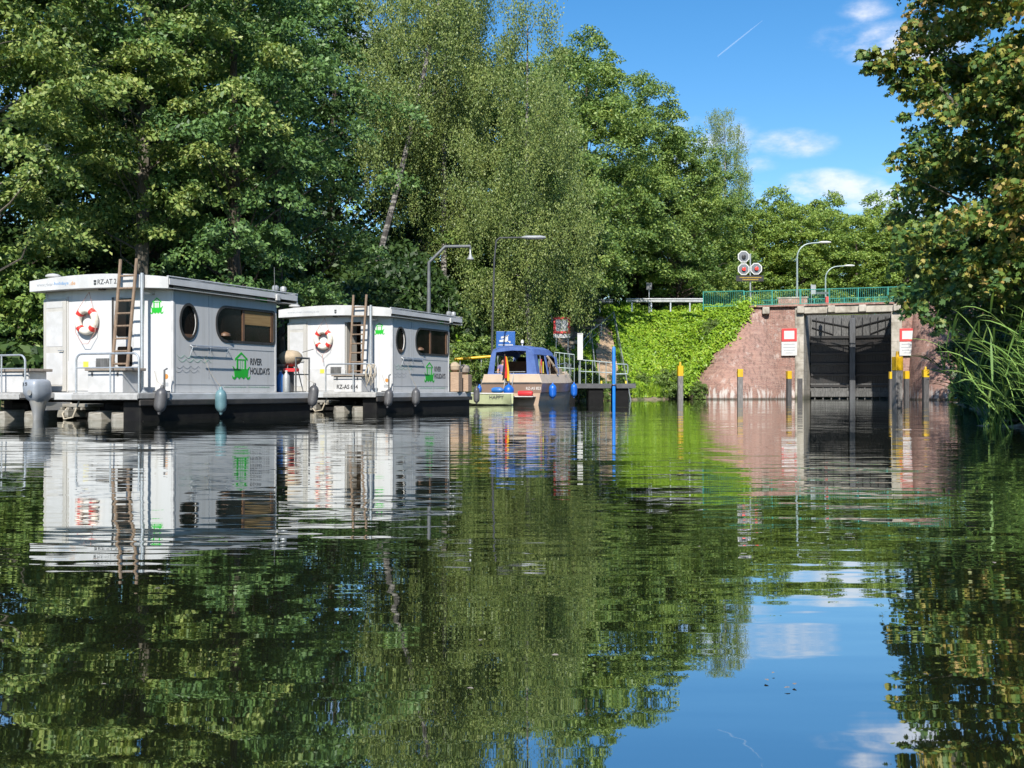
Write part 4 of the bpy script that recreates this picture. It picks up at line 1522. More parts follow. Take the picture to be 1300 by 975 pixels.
# sandy path with steps and stair handrails
b = MB()
rows = []
for i, (x, y) in enumerate(path):
    n0 = Vector((path[min(i + 1, len(path) - 1)][0] - path[max(i - 1, 0)][0], path[min(i + 1, len(path) - 1)][1] - path[max(i - 1, 0)][1], 0)).normalized()
    s = Vector((n0.y, -n0.x, 0))
    rows.append([Vector((x, y, 0)) + s * q for q in np.linspace(-.7, .7, 6)])
rows = [[(p.x, p.y, gz(p.x, p.y) + .07 + .05 * math.sin(5 * p.x + 3 * p.y)) for p in r] for r in rows]
b.loft(rows, closed=False)
tag(b.build('path', M['sand'], smooth=True), kind='structure')
t = thing('outdoor_steps', 'sandy stone steps climbing the bank below the guard rail', 'steps', (0, 0, 0))
for i in range(11):
    f = .08 + .85 * i / 10
    k = f * (len(path) - 1)
    j = int(k)
    x = path[j][0] + (path[j + 1][0] - path[j][0]) * (k - j)
    y = path[j][1] + (path[j + 1][1] - path[j][1]) * (k - j)
    a = math.atan2(path[j + 1][1] - path[j][1], path[j + 1][0] - path[j][0])
    MB().box(-.15, .15, -.7, .7, -.15, .10).build('tread', M['stone_step'], t, bevel=.02, loc=(x, y, gz(x, y) + .08), rot=(0, 0, a))


def stair_rail(pts, label, mid=True):
    t = thing('stair_handrail', label, 'handrail', pts[0], 0, 'handrails of the bank steps')
    o = Vector(pts[0])
    q = [Vector(p) - o for p in pts]
    up = Vector((0, 0, 1.0))
    MB().tube([p + up for p in q], .035, 6).build('top_rail', M['steel'], t, smooth=True)
    if mid:
        MB().tube([p + up * .5 for p in q], .025, 6).build('mid_rail', M['steel'], t, smooth=True)
    for i in range(len(q)):
        MB().tube([q[i] - up * .2, q[i] + up], .03, 6).build('post', M['steel'], t, smooth=True)


def on_ground(x, y):
    return (x, y, gz(x, y) + .05)


stair_rail([on_ground(x - .95, y + .35) for x, y in path[::1]][:6], 'steel handrail on the upper side of the bank steps')
stair_rail([on_ground(x + .95, y - .3) for x, y in path[::1]][1:], 'steel handrail on the water side of the bank steps')

# ------------------------------------------------------------------ mooring posts
def mooring(px, ptop, pyel, pbot, Y, wpx, label, mat='pile', knob=True, yellow=True):
    x = (px - 650) / F * Y
    t = thing('mooring_post', label, 'mooring post', (x, Y, 0), .3 * math.sin(px), 'mooring posts before the lock')
    r = wpx / F * Y / 2 * .84
    zt, zy = P(0, ptop, Y).z, P(0, pyel, Y).z
    oct_ = [(r * math.cos(a), r * math.sin(a)) for a in np.linspace(math.pi / 4, 2 * math.pi + math.pi / 4, 8, endpoint=False)]
    sq = [(-r, -r * .9), (-r * .9, -r), (r * .9, -r), (r, -r * .9), (r, r * .9), (r * .9, r), (-r * .9, r), (-r, r * .9)]
    MB().prism(sq, -1.2, zy + .001, 'z').build('pile', M[mat], t, bevel=.012)
    if yellow:
        b = MB()
        zk = zt - (zt - zy) * .28 if knob else zt
        b.prism([(p[0] * 1.06, p[1] * 1.06) for p in sq], zy, zk, 'z')
        b.build('yellow_cap', M['yellow'], t, bevel=.012)
        if knob:
            MB().lathe([(r * .42, zk - .02), (r * .42, zt - .03), (r * .3, zt)], (0, 0, 0), 10).build('pin', M['yellow'], t, smooth=True)
    return t


mooring(863.5, 459.5, 477.5, 506, 75.5, 7.6, 'grey mooring post with yellow cap in front of the ivy bank')
mooring(939.5, 468.5, 478.6, 505.5, 70.0, 7.8, 'grey mooring post with yellow cap in front of the left brick wing', knob=False)
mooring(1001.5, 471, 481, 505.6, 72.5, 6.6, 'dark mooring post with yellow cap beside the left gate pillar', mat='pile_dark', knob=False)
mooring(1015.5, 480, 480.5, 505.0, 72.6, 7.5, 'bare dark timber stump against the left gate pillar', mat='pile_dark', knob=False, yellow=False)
mooring(1139.3, 446, 470.5, 518.5, 37.3, 11.6, 'largest mooring post, nearest, with tall yellow cap before the right pillar')
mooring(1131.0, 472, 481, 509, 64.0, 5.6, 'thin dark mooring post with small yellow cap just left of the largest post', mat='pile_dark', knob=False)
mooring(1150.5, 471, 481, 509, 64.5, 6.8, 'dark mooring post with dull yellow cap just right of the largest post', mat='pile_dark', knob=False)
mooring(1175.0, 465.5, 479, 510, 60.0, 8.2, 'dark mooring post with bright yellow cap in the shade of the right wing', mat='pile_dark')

# ------------------------------------------------------------------ lettering
_txt = {}


def text_mesh(s, width, height, mat, bold=0.0, extr=.0015):
    cu = bpy.data.curves.new('lettering', 'FONT')
    cu.body = s
    cu.align_x = 'CENTER'
    cu.align_y = 'CENTER'
    cu.extrude = extr
    cu.offset = bold
    cu.resolution_u = 3
    o = bpy.data.objects.new('lettering', cu)
    COL.objects.link(o)
    bpy.context.view_layer.update()
    me = bpy.data.meshes.new_from_object(o.evaluated_get(bpy.context.evaluated_depsgraph_get()))
    bpy.data.objects.remove(o)
    n = len(me.vertices)
    co = np.empty(n * 3)
    me.vertices.foreach_get('co', co)
    co = co.reshape(-1, 3)
    lo, hi = co.min(0), co.max(0)
    co[:, 0] = (co[:, 0] - (lo[0] + hi[0]) / 2) * width / (hi[0] - lo[0])
    co[:, 1] = (co[:, 1] - (lo[1] + hi[1]) / 2) * height / (hi[1] - lo[1])
    me.vertices.foreach_set('co', co.reshape(-1))
    me.materials.clear()
    me.materials.append(mat)
    me.update()
    return me


def front_text(s, parent, x, y, z, wd, ht, mat, bold=0.0):
    return put('lettering', text_mesh(s, wd, ht, mat, bold), parent, (x, y, z), (R(90), 0, 0))


def side_text(s, parent, x, y, z, wd, ht, mat, bold=0.0):
    return put('lettering', text_mesh(s, wd, ht, mat, bold), parent, (x, y, z), (R(90), 0, R(90)))


def plate_with_holes(mb, outer, holes, lo, hi, axis):
    """flat wall panel lo..hi thick along axis with openings cut through it (triangle-filled)"""
    bm = bmesh.new()
    edges = []
    for loop in [outer] + holes:
        vs = [bm.verts.new((p[0], p[1], 0)) for p in loop]
        for i in range(len(vs)):
            edges.append(bm.edges.new((vs[i], vs[(i + 1) % len(vs)])))
    res = bmesh.ops.triangle_fill(bm, edges=edges, use_beauty=True)
    bm.verts.index_update()
    co = [tuple(v.co[:2]) for v in bm.verts]
    tris = [tuple(v.index for v in f.verts) for f in bm.faces]
    bm.free()
    def mk(p, t):
        return {'y': (p[0], t, p[1]), 'x': (t, p[0], p[1])}[axis]
    n = len(co)
    vs = [mk(p, lo) for p in co] + [mk(p, hi) for p in co]
    fs = tris + [tuple(i + n for i in reversed(t)) for t in tris]
    k = 0
    for loop in [outer] + holes:
        m = len(loop)
        for i in range(m):
            a, c = k + i, k + (i + 1) % m
            fs.append((a, c, c + n, a + n))
        k += m
    mb.add(vs, fs)


def ellipse(cx, cz, rx, rz, n=28):
    return [(cx + rx * math.cos(a), cz + rz * math.sin(a)) for a in np.linspace(0, 2 * math.pi, n, endpoint=False)]


def rounded(x0, x1, z0, z1, rl, rr, n=7):
    """rectangle with left and right corner radii"""
    out = []
    for (cx, cz, r, a0) in ((x1 - rr, z1 - rr, rr, 0), (x0 + rl, z1 - rl, rl, 90), (x0 + rl, z0 + rl, rl, 180), (x1 - rr, z0 + rr, rr, 270)):
        for i in range(n + 1):
            a = R(a0 + 90 * i / n)
            out.append((cx + r * math.cos(a), cz + r * math.sin(a)))
    return out


def shrink(loop, d):
    cx = sum(p[0] for p in loop) / len(loop)
    cz = sum(p[1] for p in loop) / len(loop)
    ex = max(abs(p[0] - cx) for p in loop)
    ez = max(abs(p[1] - cz) for p in loop)
    return [(cx + (p[0] - cx) * (1 - d / ex), cz + (p[1] - cz) * (1 - d / ez)) for p in loop]


# boat frame: local y runs along the boat away from the viewer, local x to starboard
TH = R(23)
BX, BY = -7.04, 22.5


def FL(px, py, y=.28):
    """local (x, z) on the boat's cross plane y for photo pixels of the near boat"""
    r = (px - 650) / F
    X0, D0 = BX + math.sin(TH) * y, BY + math.cos(TH) * y
    x = (r * D0 - X0) / (math.cos(TH) + r * math.sin(TH))
    d = D0 - math.sin(TH) * x
    return x, EYE - (py - HOR) / F * d


def SL(px, py, x=-.08):
    """local (y, z) on the boat's starboard plane"""
    r = (px - 650) / F
    X0, D0 = BX + math.cos(TH) * x, BY - math.sin(TH) * x
    y = (r * D0 - X0) / (math.sin(TH) - r * math.cos(TH))
    d = D0 + math.cos(TH) * y
    return y, EYE - (py - HOR) / F * d


def logo(mb, put_pt, cx, cz, w_, h_):
    """little green house-boat emblem: hull with waves, posts and roof"""
    def q(pts):
        return [put_pt(cx + p[0] * w_, cz + p[1] * h_) for p in pts]
    # hull with a wavy keel
    hull = [(-.40, -.10), (.40, -.10), (.40, -.22), (.36, -.38)]
    for i in range(13):
        t = i / 12
        hull.append((.36 - .72 * t, -.43 - .045 * math.cos(t * math.pi * 6)))
    hull += [(-.40, -.22)]
    yield q(hull)
    # curled waves at the sides
    for s in (-1, 1):
        yield q([(s * .34, -.40), (s * .44, -.40), (s * .52, -.33), (s * .50, -.44), (s * .40, -.49), (s * .33, -.47)])
        yield q([(s * .36, -.10), (s * .44, -.02), (s * .50, .0), (s * .45, -.1), (s * .40, -.16)])
    # posts
    for x0, x1 in ((-.27, -.18), (.18, .27)):
        yield q([(x0, -.12), (x1, -.12), (x1, .24), (x0, .24)])
    yield q([(-.06, -.12), (-.05, -.12), (-.05, .22), (-.06, .22)])
    yield q([(.05, -.12), (.06, -.12), (.06, .22), (.05, .22)])
    # roof and gable
    yield q([(-.36, .20), (0, .44), (0, .52), (-.36, .28)])
    yield q([(.36, .20), (.36, .28), (0, .52), (0, .44)])
    yield q([(-.27, .22), (.27, .22), (.27, .26), (-.27, .26)])


def houseboat(label, group, which):
    near = which == 'near'
    W = 3.55
    t = thing('houseboat', label, 'houseboat', (0, 0, 0), 0, group)
    # three pontoons with pale tapered noses
    for xc in (-.62, -1.22, -2.95, -3.85) if near else (-.62, -1.22, -2.95):
        b = MB().box(xc - .25, xc + .25, -.20, 5.2, -.3, .34)
        p = b.build('pontoon', M['hull_black'], t, bevel=.05)
        b = MB()
        rings = []
        for (y, hw, z0, z1) in ((-.20, .25, -.28, .19), (-.45, .25, -.22, .185), (-.72, .20, -.12, .165), (-.86, .03, -.03, .13)):
            rings.append([(xc - hw, y, z0), (xc + hw, y, z0), (xc + hw * .8, y, z1), (xc - hw * .8, y, z1)])
        b.loft(rings)
        b.build('nose', M['nose'], p, bevel=.02)
    MB().box(-.42, .03, -.80, 5.2, -.3, .395).build('side_float_fill', M['hull_black'], t, bevel=.03)
    if near:
        MB().box(-4.40, -4.12, -.1, 5.0, -.3, .395).build('side_float_fill', M['hull_black'], t, bevel=.03)  # black block added for the dark under the deck's port side
    MB().box(-4.1 if near else -3.6, -.42, .3, .4, -.3, .395).build('cross_beam', M['hull_black'], t)  # added black filler closing the dark gap between the pontoons
    xl = -4.45 if near else -3.62
    # deck
    b = MB().box(xl, .06, -.02, 5.25, .40, .555)
    b.build('deck', M['gunwale'], t, bevel=.02)
    MB().box(xl + .06, -.05, .0, 5.15, .558, .566).build('deck_cover', M['grey_deck'], t)
    # rubbing strake along the starboard side, black
    MB().box(.062, .11, -.9, 5.25, .30, .42).build('rubbing_strake', M['black_trim'], t, bevel=.02)
    for a, c in ((-1.58, .10), (xl, -3.0)) if near else ((-1.58, .10),):
        b = MB().box(a, c, -.95, -.025, .44, .56)
        b.box(a, c, -.98, -.955, .42, .53)
        b.build('stern_platform', M['grey_deck'], t, bevel=.015)
    b = MB().box(-2.95, -1.62, -.50, -.03, .26, .33)
    for k in range(5):
        b.box(-2.5 + k * .18, -2.44 + k * .18, -.55, -.05, .2, .255)
    b.box(-2.35, -2.05, -.6, -.1, .05, .2)
    b.build('swim_step', M['nose'], t, bevel=.012)
    # cabin
    xw0, xw1, y0, y1 = -W, -.08, .28, 3.90
    zf, zt_l, zt_r = .566, 2.86, 2.76
    c = bpy.data.objects.new('cabin', None)
    COL.objects.link(c)
    c.parent = t
    T = .05
    # openings on the starboard side
    oval = ellipse(*SL(239.4, 408.4), abs(SL(250.2, 408)[0] - SL(228.6, 408)[0]) / 2, .37)
    wy0, wy1 = SL(274.5, 0)[0], SL(348.3, 0)[0]
    wz0, wz1 = SL(312, 435)[1], SL(312, 392)[1]
    big = rounded(wy0, wy1, wz0, wz1, .34, .10)
    b = MB()
    plate_with_holes(b, [(y0, zf), (y1, zf), (y1, zt_r), (y0, zt_r)], [oval, big], xw1 - T, xw1, 'x')
    b.build('side_wall', M['white'], c)
    # front wall with door opening
    dx0, _ = FL(144.5, 400)
    dx1, _ = FL(170, 400)
    _, dzt = FL(155, 376)
    dz0 = zf + .06
    b = MB()
    dtop = 2.58
    plate_with_holes(b, [(xw0, zf), (xw1 - T - .001, zf), (xw1 - T - .001, zt_r + .01), (xw0, zt_l)], [[(dx0, dz0), (dx1, dz0), (dx1, dtop), (dx0, dtop)]], y0, y0 + T, 'y')
    b.build('front_wall', M['white'], c)
    b = MB().box(xw0, xw0 + T, y0 + T + .001, y1 - T - .001, zf, zt_l)
    b.box(xw0, xw1 - T - .001, y1 - T, y1, zf, zt_r)
    b.build('rear_wall', M['white'], c)
    MB().box(xw0 + .06, xw1 - .06, 2.0, 2.04, zf, 2.7).build('inner_wall', M['brown_frame'], c)
    # corner posts
    for (a_, c_, d_, e_, f_) in ((xw1 - .055, xw1 + .012, y0 - .012, y0 + .05, zt_r), (xw1 - .055, xw1 + .012, y1 - .05, y1 + .012, zt_r), (xw0 - .012, xw0 + .05, y0 - .012, y0 + .05, zt_l)):
        MB().box(a_, c_, d_, e_, zf, f_).build('corner_trim', M['white_trim'], c, bevel=.01)
    # panel joints
    b = MB()
    ys_, _ = SL(264.5, 400)
    b.box(xw1 + .0012, xw1 + .005, ys_, ys_ + .012, zf + .3, zt_r - .1)
    y_a, z_a = SL(292, 443)
    b.box(xw1 + .0012, xw1 + .005, y_a, y1 - .1, z_a - .006, z_a + .006)
    b.box(xw1 + .0012, xw1 + .005, y0 + .06, y1 - .06, zf + .16, zf + .168)
    b.build('panel_joint', M['grey_decal'], c)
    # windows
    for nm, loop in (('oval_window', oval), ('wide_window', big)):
        inner = shrink(loop, .03)
        b = MB()
        plate_with_holes(b, shrink(loop, -.022), [inner], xw1 - .004, xw1 + .016, 'x')
        f = b.build(nm, M['black_trim'], c)
        b = MB()
        b.prism(inner, xw1 - .046, xw1 - .036, 'x')
        b.build('pane', M['dark_glass'], f)
        if nm == 'wide_window':
            ya = SL(310.5, 0)[0]
            b = MB().box(xw1 - .035, xw1 - .012, ya - .06, ya + .02, wz0 + .03, wz1 - .03)
            b.box(xw1 - .035, xw1 - .012, wy1 - .12, wy1 - .035, wz0 + .05, wz1 - .05)
            b.build('mullion', M['brown_frame'], f)
            if near:
                MB().box(xw1 - .035, xw1 - .016, ya + .03, wy1 - .13, SL(330, 413.5)[1], wz1 - .04).build('blind', M['blind'], f)
            MB().lathe([(.0, -.02), (.13, .0), (.12, .05), (.03, .09)], (xw1 - .034, wy0 + .34, wz0 + .12), 10).build('lampshade', M['brown_frame'], f, smooth=True)
        else:
            MB().box(xw1 - .035, xw1 - .02, oval[0][0] - .52, oval[0][0] - .12, SL(239, 424)[1] - .08, SL(239, 424)[1]).build('shelf', M['brown_frame'], f)
    # folding drying rack under the windows
    ry0, rz_ = SL(241, 437)
    ry1, _ = SL(286.5, 440)
    b = MB()
    xo = xw1 + .08
    for (xx_, zz_) in ((xw1 + .03, rz_ - .02), (xo, rz_ - .06), (xw1 + .18, rz_ - .04)):
        b.tube([(xx_, ry0, zz_), (xx_, ry1, zz_)], .011, 6)
    for yy in (ry0, (ry0 + ry1) / 2, ry1):
        b.tube([(xw1 + .01, yy, rz_ - .02), (xo, yy, rz_ - .06), (xw1 + .01, yy, rz_ - .24)], .010, 6)
    b.build('folding_rack', M['steel'], t)
    # decals on the side
    def on_side(y, z):
        return (y, z)
    b = MB()
    yl, zl = SL(306.2, 465)
    for poly in logo(b, on_side, yl, zl, abs(SL(317.2, 465)[0] - SL(295, 465)[0]), .62):
        b.prism(poly, xw1 + .0012, xw1 + .005, 'x')
    b.build('emblem', M['green_logo'], c)
    for s, (pa, pb, py) in (('RIVER', (317.6, 332.5, 459.3)), ('HOLIDAYS', (317.6, 342.2, 471.3))):
        ya, yb = SL(pa, py)[0], SL(pb, py)[0]
        o = side_text(s, c, xw1 + .003, (ya + yb) / 2, SL((pa + pb) / 2, py)[1], yb - ya, .155, M['dark_logo'], .02)
    ya, yb = SL(226, 369)[0], SL(260, 371)[0]
    side_text('www.river-holidays.de', c, xw1 + .003, (ya + yb) / 2, SL(243, 369.5)[1], yb - ya, .07, M['grey_decal'])
    ya, yb = SL(284, 0)[0], SL(342, 0)[0]
    side_text('www.river-holidays.de   www.river-holidays.de', c, xw1 + .003, (ya + yb) / 2, SL(313, 491.5)[1], yb - ya, .035, M['wave_green'])
    ya, za = SL(324, 379)
    yb, _ = SL(339, 379)
    MB().box(xw1 + .0012, xw1 + .005, ya, ya + .4 * (yb - ya), za - .06, za + .045).build('sticker', M['wave_green'], c)
    MB().box(xw1 + .0012, xw1 + .005, ya + .4 * (yb - ya), yb, za - .06, za + .045).build('sticker', M['green_logo'], c)
    for (mk, za_, pa, pb, ph) in (('wave_green', 453.0, 224, 270, 0), ('wave_green', 458.0, 226, 268, 0), ('grey_decal', 466.0, 224, 254, .5), ('grey_decal', 471, 223, 253, .5)):
        ya, yb = SL(pa, za_)[0], SL(pb, za_)[0]
        zc = SL((pa + pb) / 2, za_)[1]
        n = 96
        cyc = (yb - ya) / .24
        pts = [(xw1 + .003, ya + (yb - ya) * i / n, zc + .032 * (1 - 2 * abs(math.sin(math.pi * cyc * i / n + ph)))) for i in range(n + 1)]
        MB().tube(pts, .0035, 4).build('wave_line', M[mk], c)
    # door on the front
    ax0, _ = FL(56.5, 400)
    ax1, _ = FL(85, 400)
    d = MB().box(ax0, ax1, y0 - .03, y0 - .002, zf + .02, 2.60).build('door', M['cream'], c, bevel=.008)
    b = MB()
    for (z0, z1) in ((zf + .16, 1.42), (1.56, 2.32), (2.40, 2.54)):
        b.box(ax0 + .09, ax1 - .09, y0 - .037, y0 - .031, z0, z1)
    b.build('door_panel', M['white_trim'], d, bevel=.006)
    MB().tube([(ax1 - .06, y0 - .031, 1.47), (ax1 - .06, y0 - .08, 1.47), (ax1 - .17, y0 - .08, 1.47)], .012, 6).build('handle', M['steel'], d)
    MB().box(ax1 + .01, ax1 + .05, y0 - .022, y0 - .001, zf, 2.64).build('door_post', M['cream'], c, bevel=.006)
    # second doorway behind the roof ladder
    if near:
        d = MB().box(dx0 + .005, dx1 - .005, y0 + .012, y0 + .045, dz0 + .01, dtop - .005).build('door', M['white_trim'], c)
        for (pa, pb, qa, qb) in ((148, 168.5, 379, 427), (149, 169, 440, 465)):
            xa, zb_ = FL(pa, qa)
            xb, za_ = FL(pb, qb)
            MB().prism(rounded(max(xa, dx0 + .06), min(xb, dx1 - .05), za_, zb_, .04, .04, 4), y0 + .003, y0 + .0115, 'y').build('door_pane', M['dark_glass'], d)
        b = MB().box(dx0 - .04, dx0 - .002, y0 - .02, y0 + .03, dz0, dtop)
        b.build('door_post', M['black_trim'], c)
    else:
        b = MB().box(dx0 + .003, dx0 + .03, y0 + .052, y0 + .62, dz0, dtop)
        b.build('door', M['cream'], c)
        MB().box(dx0 + .33, dx0 + .36, y0 + .5, y0 + 1.4, dz0, dtop).build('inner_door', M['cream'], c)
    # hatch, vent and stickers low on the front
    xa, zb_ = FL(86.5, 458.5)
    xb, za_ = FL(109, 497)
    MB().box(xa, -1.62, y0 - .02, y0 - .001, zf + .03, zb_).build('hatch', M['white_trim'], c, bevel=.006)
    xa, zb_ = FL(123.5, 455)
    xb, za_ = FL(139.5, 466.5)
    MB().box(xa, xb, y0 - .05, y0 - .0012, za_, zb_).build('vent', M['gate_pale'], c, bevel=.01)
    xa, za_ = FL(110, 462.5)
    MB().box(xa - .07, xa + .07, y0 - .026, y0 - .021, za_ - .06, za_ + .06).build('sticker', M['yellow_decal'], c)
    # emblem on the front
    cx_, cz_ = FL(199.2, 388.5)
    b = MB()
    for poly in logo(b, on_side, cx_, cz_, .33, .34):
        b.prism(poly, y0 - .005, y0 - .0012, 'y')
    b.build('emblem', M['green_logo'], c)
    xa, za_ = FL(211, 478)
    MB().lathe([(.055, -.004), (.055, -.0012)], (xa, y0, za_), 12, 'y').build('sticker', M['orange_decal'], c)
    xa, za_ = FL(210, 488)
    MB().box(xa - .08, xa + .08, y0 - .005, y0 - .0012, za_ - .04, za_ + .04).build('sticker', M['grey_decal'], c)
    xa, za_ = FL(131.5, 367.5)
    MB().box(xa - .07, xa + .07, y0 - .09, y0 - .001, za_ - .02, za_ + .03).build('porch_lamp', M['black_trim'], c, bevel=.01)
    # roof: cambered slab with white fascias
    xr0, xr1, yr0, yr1 = -3.74, .03, -.0, 4.64
    def roof_z(x):
        u = (x - xr0) / (xr1 - xr0)
        return 2.965 * (1 - u) + 2.91 * u + .11 * math.sin(math.pi * u) ** .9
    N = 14
    xsr = [xr0 + (xr1 - xr0) * i / N for i in range(N + 1)]
    prof_ = [(x, roof_z(x)) for x in xsr] + [(x, roof_z(x) - .10) for x in reversed(xsr)]
    b = MB()
    b.prism(prof_, yr0 + .03, yr1 - .03, 'y')
    r_ = b.build('roof', M['roof_top'], t)
    def fz(x):                                     # underside line of the fascia
        u = (x - xr0) / (xr1 - xr0)
        return 2.745 * (1 - u) + 2.69 * u + .05 * math.sin(math.pi * u)
    fp = [(x, roof_z(x) + .012) for x in xsr] + [(x, fz(x)) for x in reversed(xsr)]
    MB().prism(fp, yr0 - .002, yr0 + .0299, 'y').build('fascia', M['white_trim'], r_, bevel=.006)
    MB().prism(fp, yr1 - .0299, yr1 + .002, 'y').build('fascia', M['fascia_paint'], r_)
    MB().box(xr1 - .03, xr1 + .012, yr0 + .031, yr1 - .031, fz(xr1) + .08, roof_z(xr1) - .02).build('fascia', M['fascia_paint'], r_)
    MB().box(xr0 - .012, xr0 + .03, yr0 + .031, yr1 - .031, fz(xr0) + .02, roof_z(xr0) + .0).build('fascia', M['fascia_paint'], r_)
    MB().box(xr1 - .04, xr1 + .0135, yr0, yr1, roof_z(xr1) + .013, roof_z(xr1) + .04).build('roof_edge', M['gunwale'], r_, bevel=.008)
    MB().prism([(x, fz(x) + .012) for x in xsr] + [(x, fz(x)) for x in reversed(xsr)], yr0 + .03, yr1 - .03, 'y').build('soffit', M['white_trim'], r_)
    # fascia lettering
    xa, _ = FL(47, 361, 0)
    xb, _ = FL(96, 361, 0)
    zz_ = (fz(-3.2) + roof_z(-3.2)) / 2
    if near:
        wd = (xb - xa) / 21
        front_text('www.river-', r_, xa + wd * 4.6, -.004, zz_ + .003, wd * 9.4, .075, M['grey_decal'])
        front_text('holidays', r_, xa + wd * 13.4, -.004, zz_ + .006, wd * 7.6, .085, M['blue_decal'])
        front_text('.de', r_, xb - wd * 1.6, -.004, zz_ + .006, wd * 3.0, .08, M['orange_decal'])
        xa, za_ = FL(124.0, 358, 0)
        xb, _ = FL(148.0, 358, 0)
        front_text('RZ-AT 2', r_, (xa + xb) / 2, -.004, za_, xb - xa, .105, M['dark_logo'], .012)
        xe, ze = FL(120.8, 358.5, 0)
    else:
        front_text('www.river-holidays.de', r_, (xa + xb) / 2 + .1, -.004, zz_, xb - xa, .075, M['grey_decal'])
        xe, ze = FL(126, 358.5, 0)
    b = MB()
    b.prism([(xe - .035, ze + .0), (xe + .035, ze + .0), (xe + .035, ze + .05), (xe - .035, ze + .05)], -.006, -.0035, 'y')
    b.prism([(xe - .035, ze - .045), (xe, ze - .062), (xe + .035, ze - .045), (xe + .035, ze - .012), (xe - .035, ze - .012)], -.006, -.0035, 'y')
    b.build('emblem', M['dark_logo'], r_)
    # roof hatch frames
    b = MB()
    for (a_, c_, d_, e_) in ((-2.95, -1.9, .8, 1.9), (-1.6, -.9, 2.2, 3.0)):
        b.box(a_, c_, d_, e_, roof_z(a_) + .0, roof_z((a_ + c_) / 2) + .075)
    b.build('skylight', M['guard'], r_, bevel=.02)
    # antenna dome, lights and whip aerial
    xd, zd = FL(57, 345, .4)
    MB().lathe([(.035, 2.93), (.035, 3.06), (.16, 3.09), (.165, 3.115), (.11, 3.15), (.03, 3.165)], (-3.42, .35, 0), 18).build('antenna_dome', M['white_trim'], t, smooth=True)
    yl_, zl_ = SL(352, 366, .0)
    b = MB()
    for k in (0, .32):
        b.lathe([(.03, -.02), (.075, .0), (.085, .05), (.07, .10), (.02, .12)], (-.05, yl_ + k, roof_z(0) + .06), 12)
    b.build('roof_lamp', M['guard'], t, smooth=True)
    MB().tube([(-.0, yl_ - .1, 2.75), (-.0, yl_ - .12, 3.5)], .008, 5).build('aerial', M['dark_steel'], t)
    MB().box(.014, .08, yl_ - .12, yl_ + .02, 2.72, 2.86).build('side_light', M['white_trim'], t, bevel=.01)
    # galvanised pole beside the ladder
    xa, _ = FL(180.3, 400, -.07)
    b = MB().tube([(xa, -.07, .56), (xa, -.07, 3.02)], .038, 10)
    b.lathe([(.11, .56), (.11, .575), (.06, .60), (.04, .64)], (xa, -.07, 0), 12)
    b.box(xa - .03, xa + .03, -.08, y0, 2.6, 2.63)
    b.build('mast', M['steel'], t, smooth=True)
    # stern lockers with lids
    for k, (a_, c_) in enumerate(((-1.40, -.50), (-4.25, -3.02)) if near else ((-1.40, -.50),)):
        l_ = MB().box(a_, c_, -.72, -.22, .562, 1.0).build('locker', M['white_trim'], t, bevel=.012)
        MB().box(a_ - .05, c_ + .10, -.76, -.15, 1.002, 1.06).build('lid', M['lid'], l_, bevel=.01)
        for xx_ in (a_ + .12, c_ - .12):
            MB().box(xx_ - .02, xx_ + .02, -.735, -.721, .90, .99).build('latch', M['dark_steel'], l_)
        if not near:
            front_text('RZ-AS 614', l_, (a_ + c_) / 2, -.724, .71, .68, .125, M['dark_logo'], .02)
    # tubular stern rails
    for (a_, c_) in ((-1.55, .06), (-4.4, -2.93)) if near else ((-1.55, .06),):
        b = MB()
        r0_ = .14
        zt_ = 1.34
        pts = [(a_, -.88, .56), (a_, -.88, zt_ - r0_)]
        pts += [(a_ + r0_ * (1 - math.cos(q)), -.88, zt_ - r0_ + r0_ * math.sin(q)) for q in (R(22), R(45), R(67), R(90))]
        pts += [(c_ - r0_ * (1 - math.cos(q)), -.88, zt_ - r0_ + r0_ * math.sin(q)) for q in (R(90), R(67), R(45), R(22))]
        pts += [(c_, -.88, zt_ - r0_), (c_, -.88, .56)]
        b.tube(pts, .021, 8)
        b.tube([(a_ + .55 * (c_ - a_), -.88, .56), (a_ + .55 * (c_ - a_), -.88, zt_)], .017, 8)
        b.tube([(a_, -.88, 1.06), (c_, -.88, 1.06)], .013, 8)
        b.build('stern_rail', M['steel'], t, smooth=True)
    b = MB()
    b.tube([(.02, -.1, .56), (.02, -.1, 1.02), (.02, -.02, 1.05)], .02, 8)
    b.box(-.12, .10, -.28, -.02, .568, .60)
    b.build('cleat', M['dark_steel'], t)
    # fore terrace behind the cabin: railing
    b = MB()
    for (xx_, yy) in ((.0, 5.18), (-1.7, 5.18), (-3.3, 5.18), (.0, 4.6)):
        b.tube([(xx_, yy, .56), (xx_, yy, 1.42)], .022, 8)
    b.tube([(.0, 4.6, 1.40), (.0, 5.18, 1.40), (-3.3, 5.18, 1.40)], .02, 8)
    b.tube([(.0, 4.6, 1.0), (.0, 5.18, 1.0), (-3.3, 5.18, 1.0)], .014, 8)
    b.build('terrace_rail', M['dark_steel'], t, smooth=True)
    if near:
        # outboard engine in the well
        e = MB()
        x0_, y0_ = FL(47.5, 490, -1.05)[0], -1.05
        rings = []
        for (z, wx, wy, dy) in ((.36, .11, .15, .04), (.44, .17, .22, .02), (.56, .20, .25, .0), (.70, .205, .25, -.01), (.79, .19, .23, -.01), (.825, .16, .19, -.01), (.835, .10, .12, -.01)):
            rings.append([(x0_ + wx * math.copysign(abs(math.cos(a)) ** .5, math.cos(a)), y0_ + dy + wy * math.copysign(abs(math.sin(a)) ** .5, math.sin(a)), z) for a in np.linspace(0, 2 * math.pi, 16, endpoint=False)])
        e.loft(rings)
        m_ = e.build('outboard_motor', M['motor'], t, smooth=True)
        front_text('15', m_, x0_ - .06, y0_ - .2615, .735, .12, .07, M['dark_logo'], .01)
        e = MB()
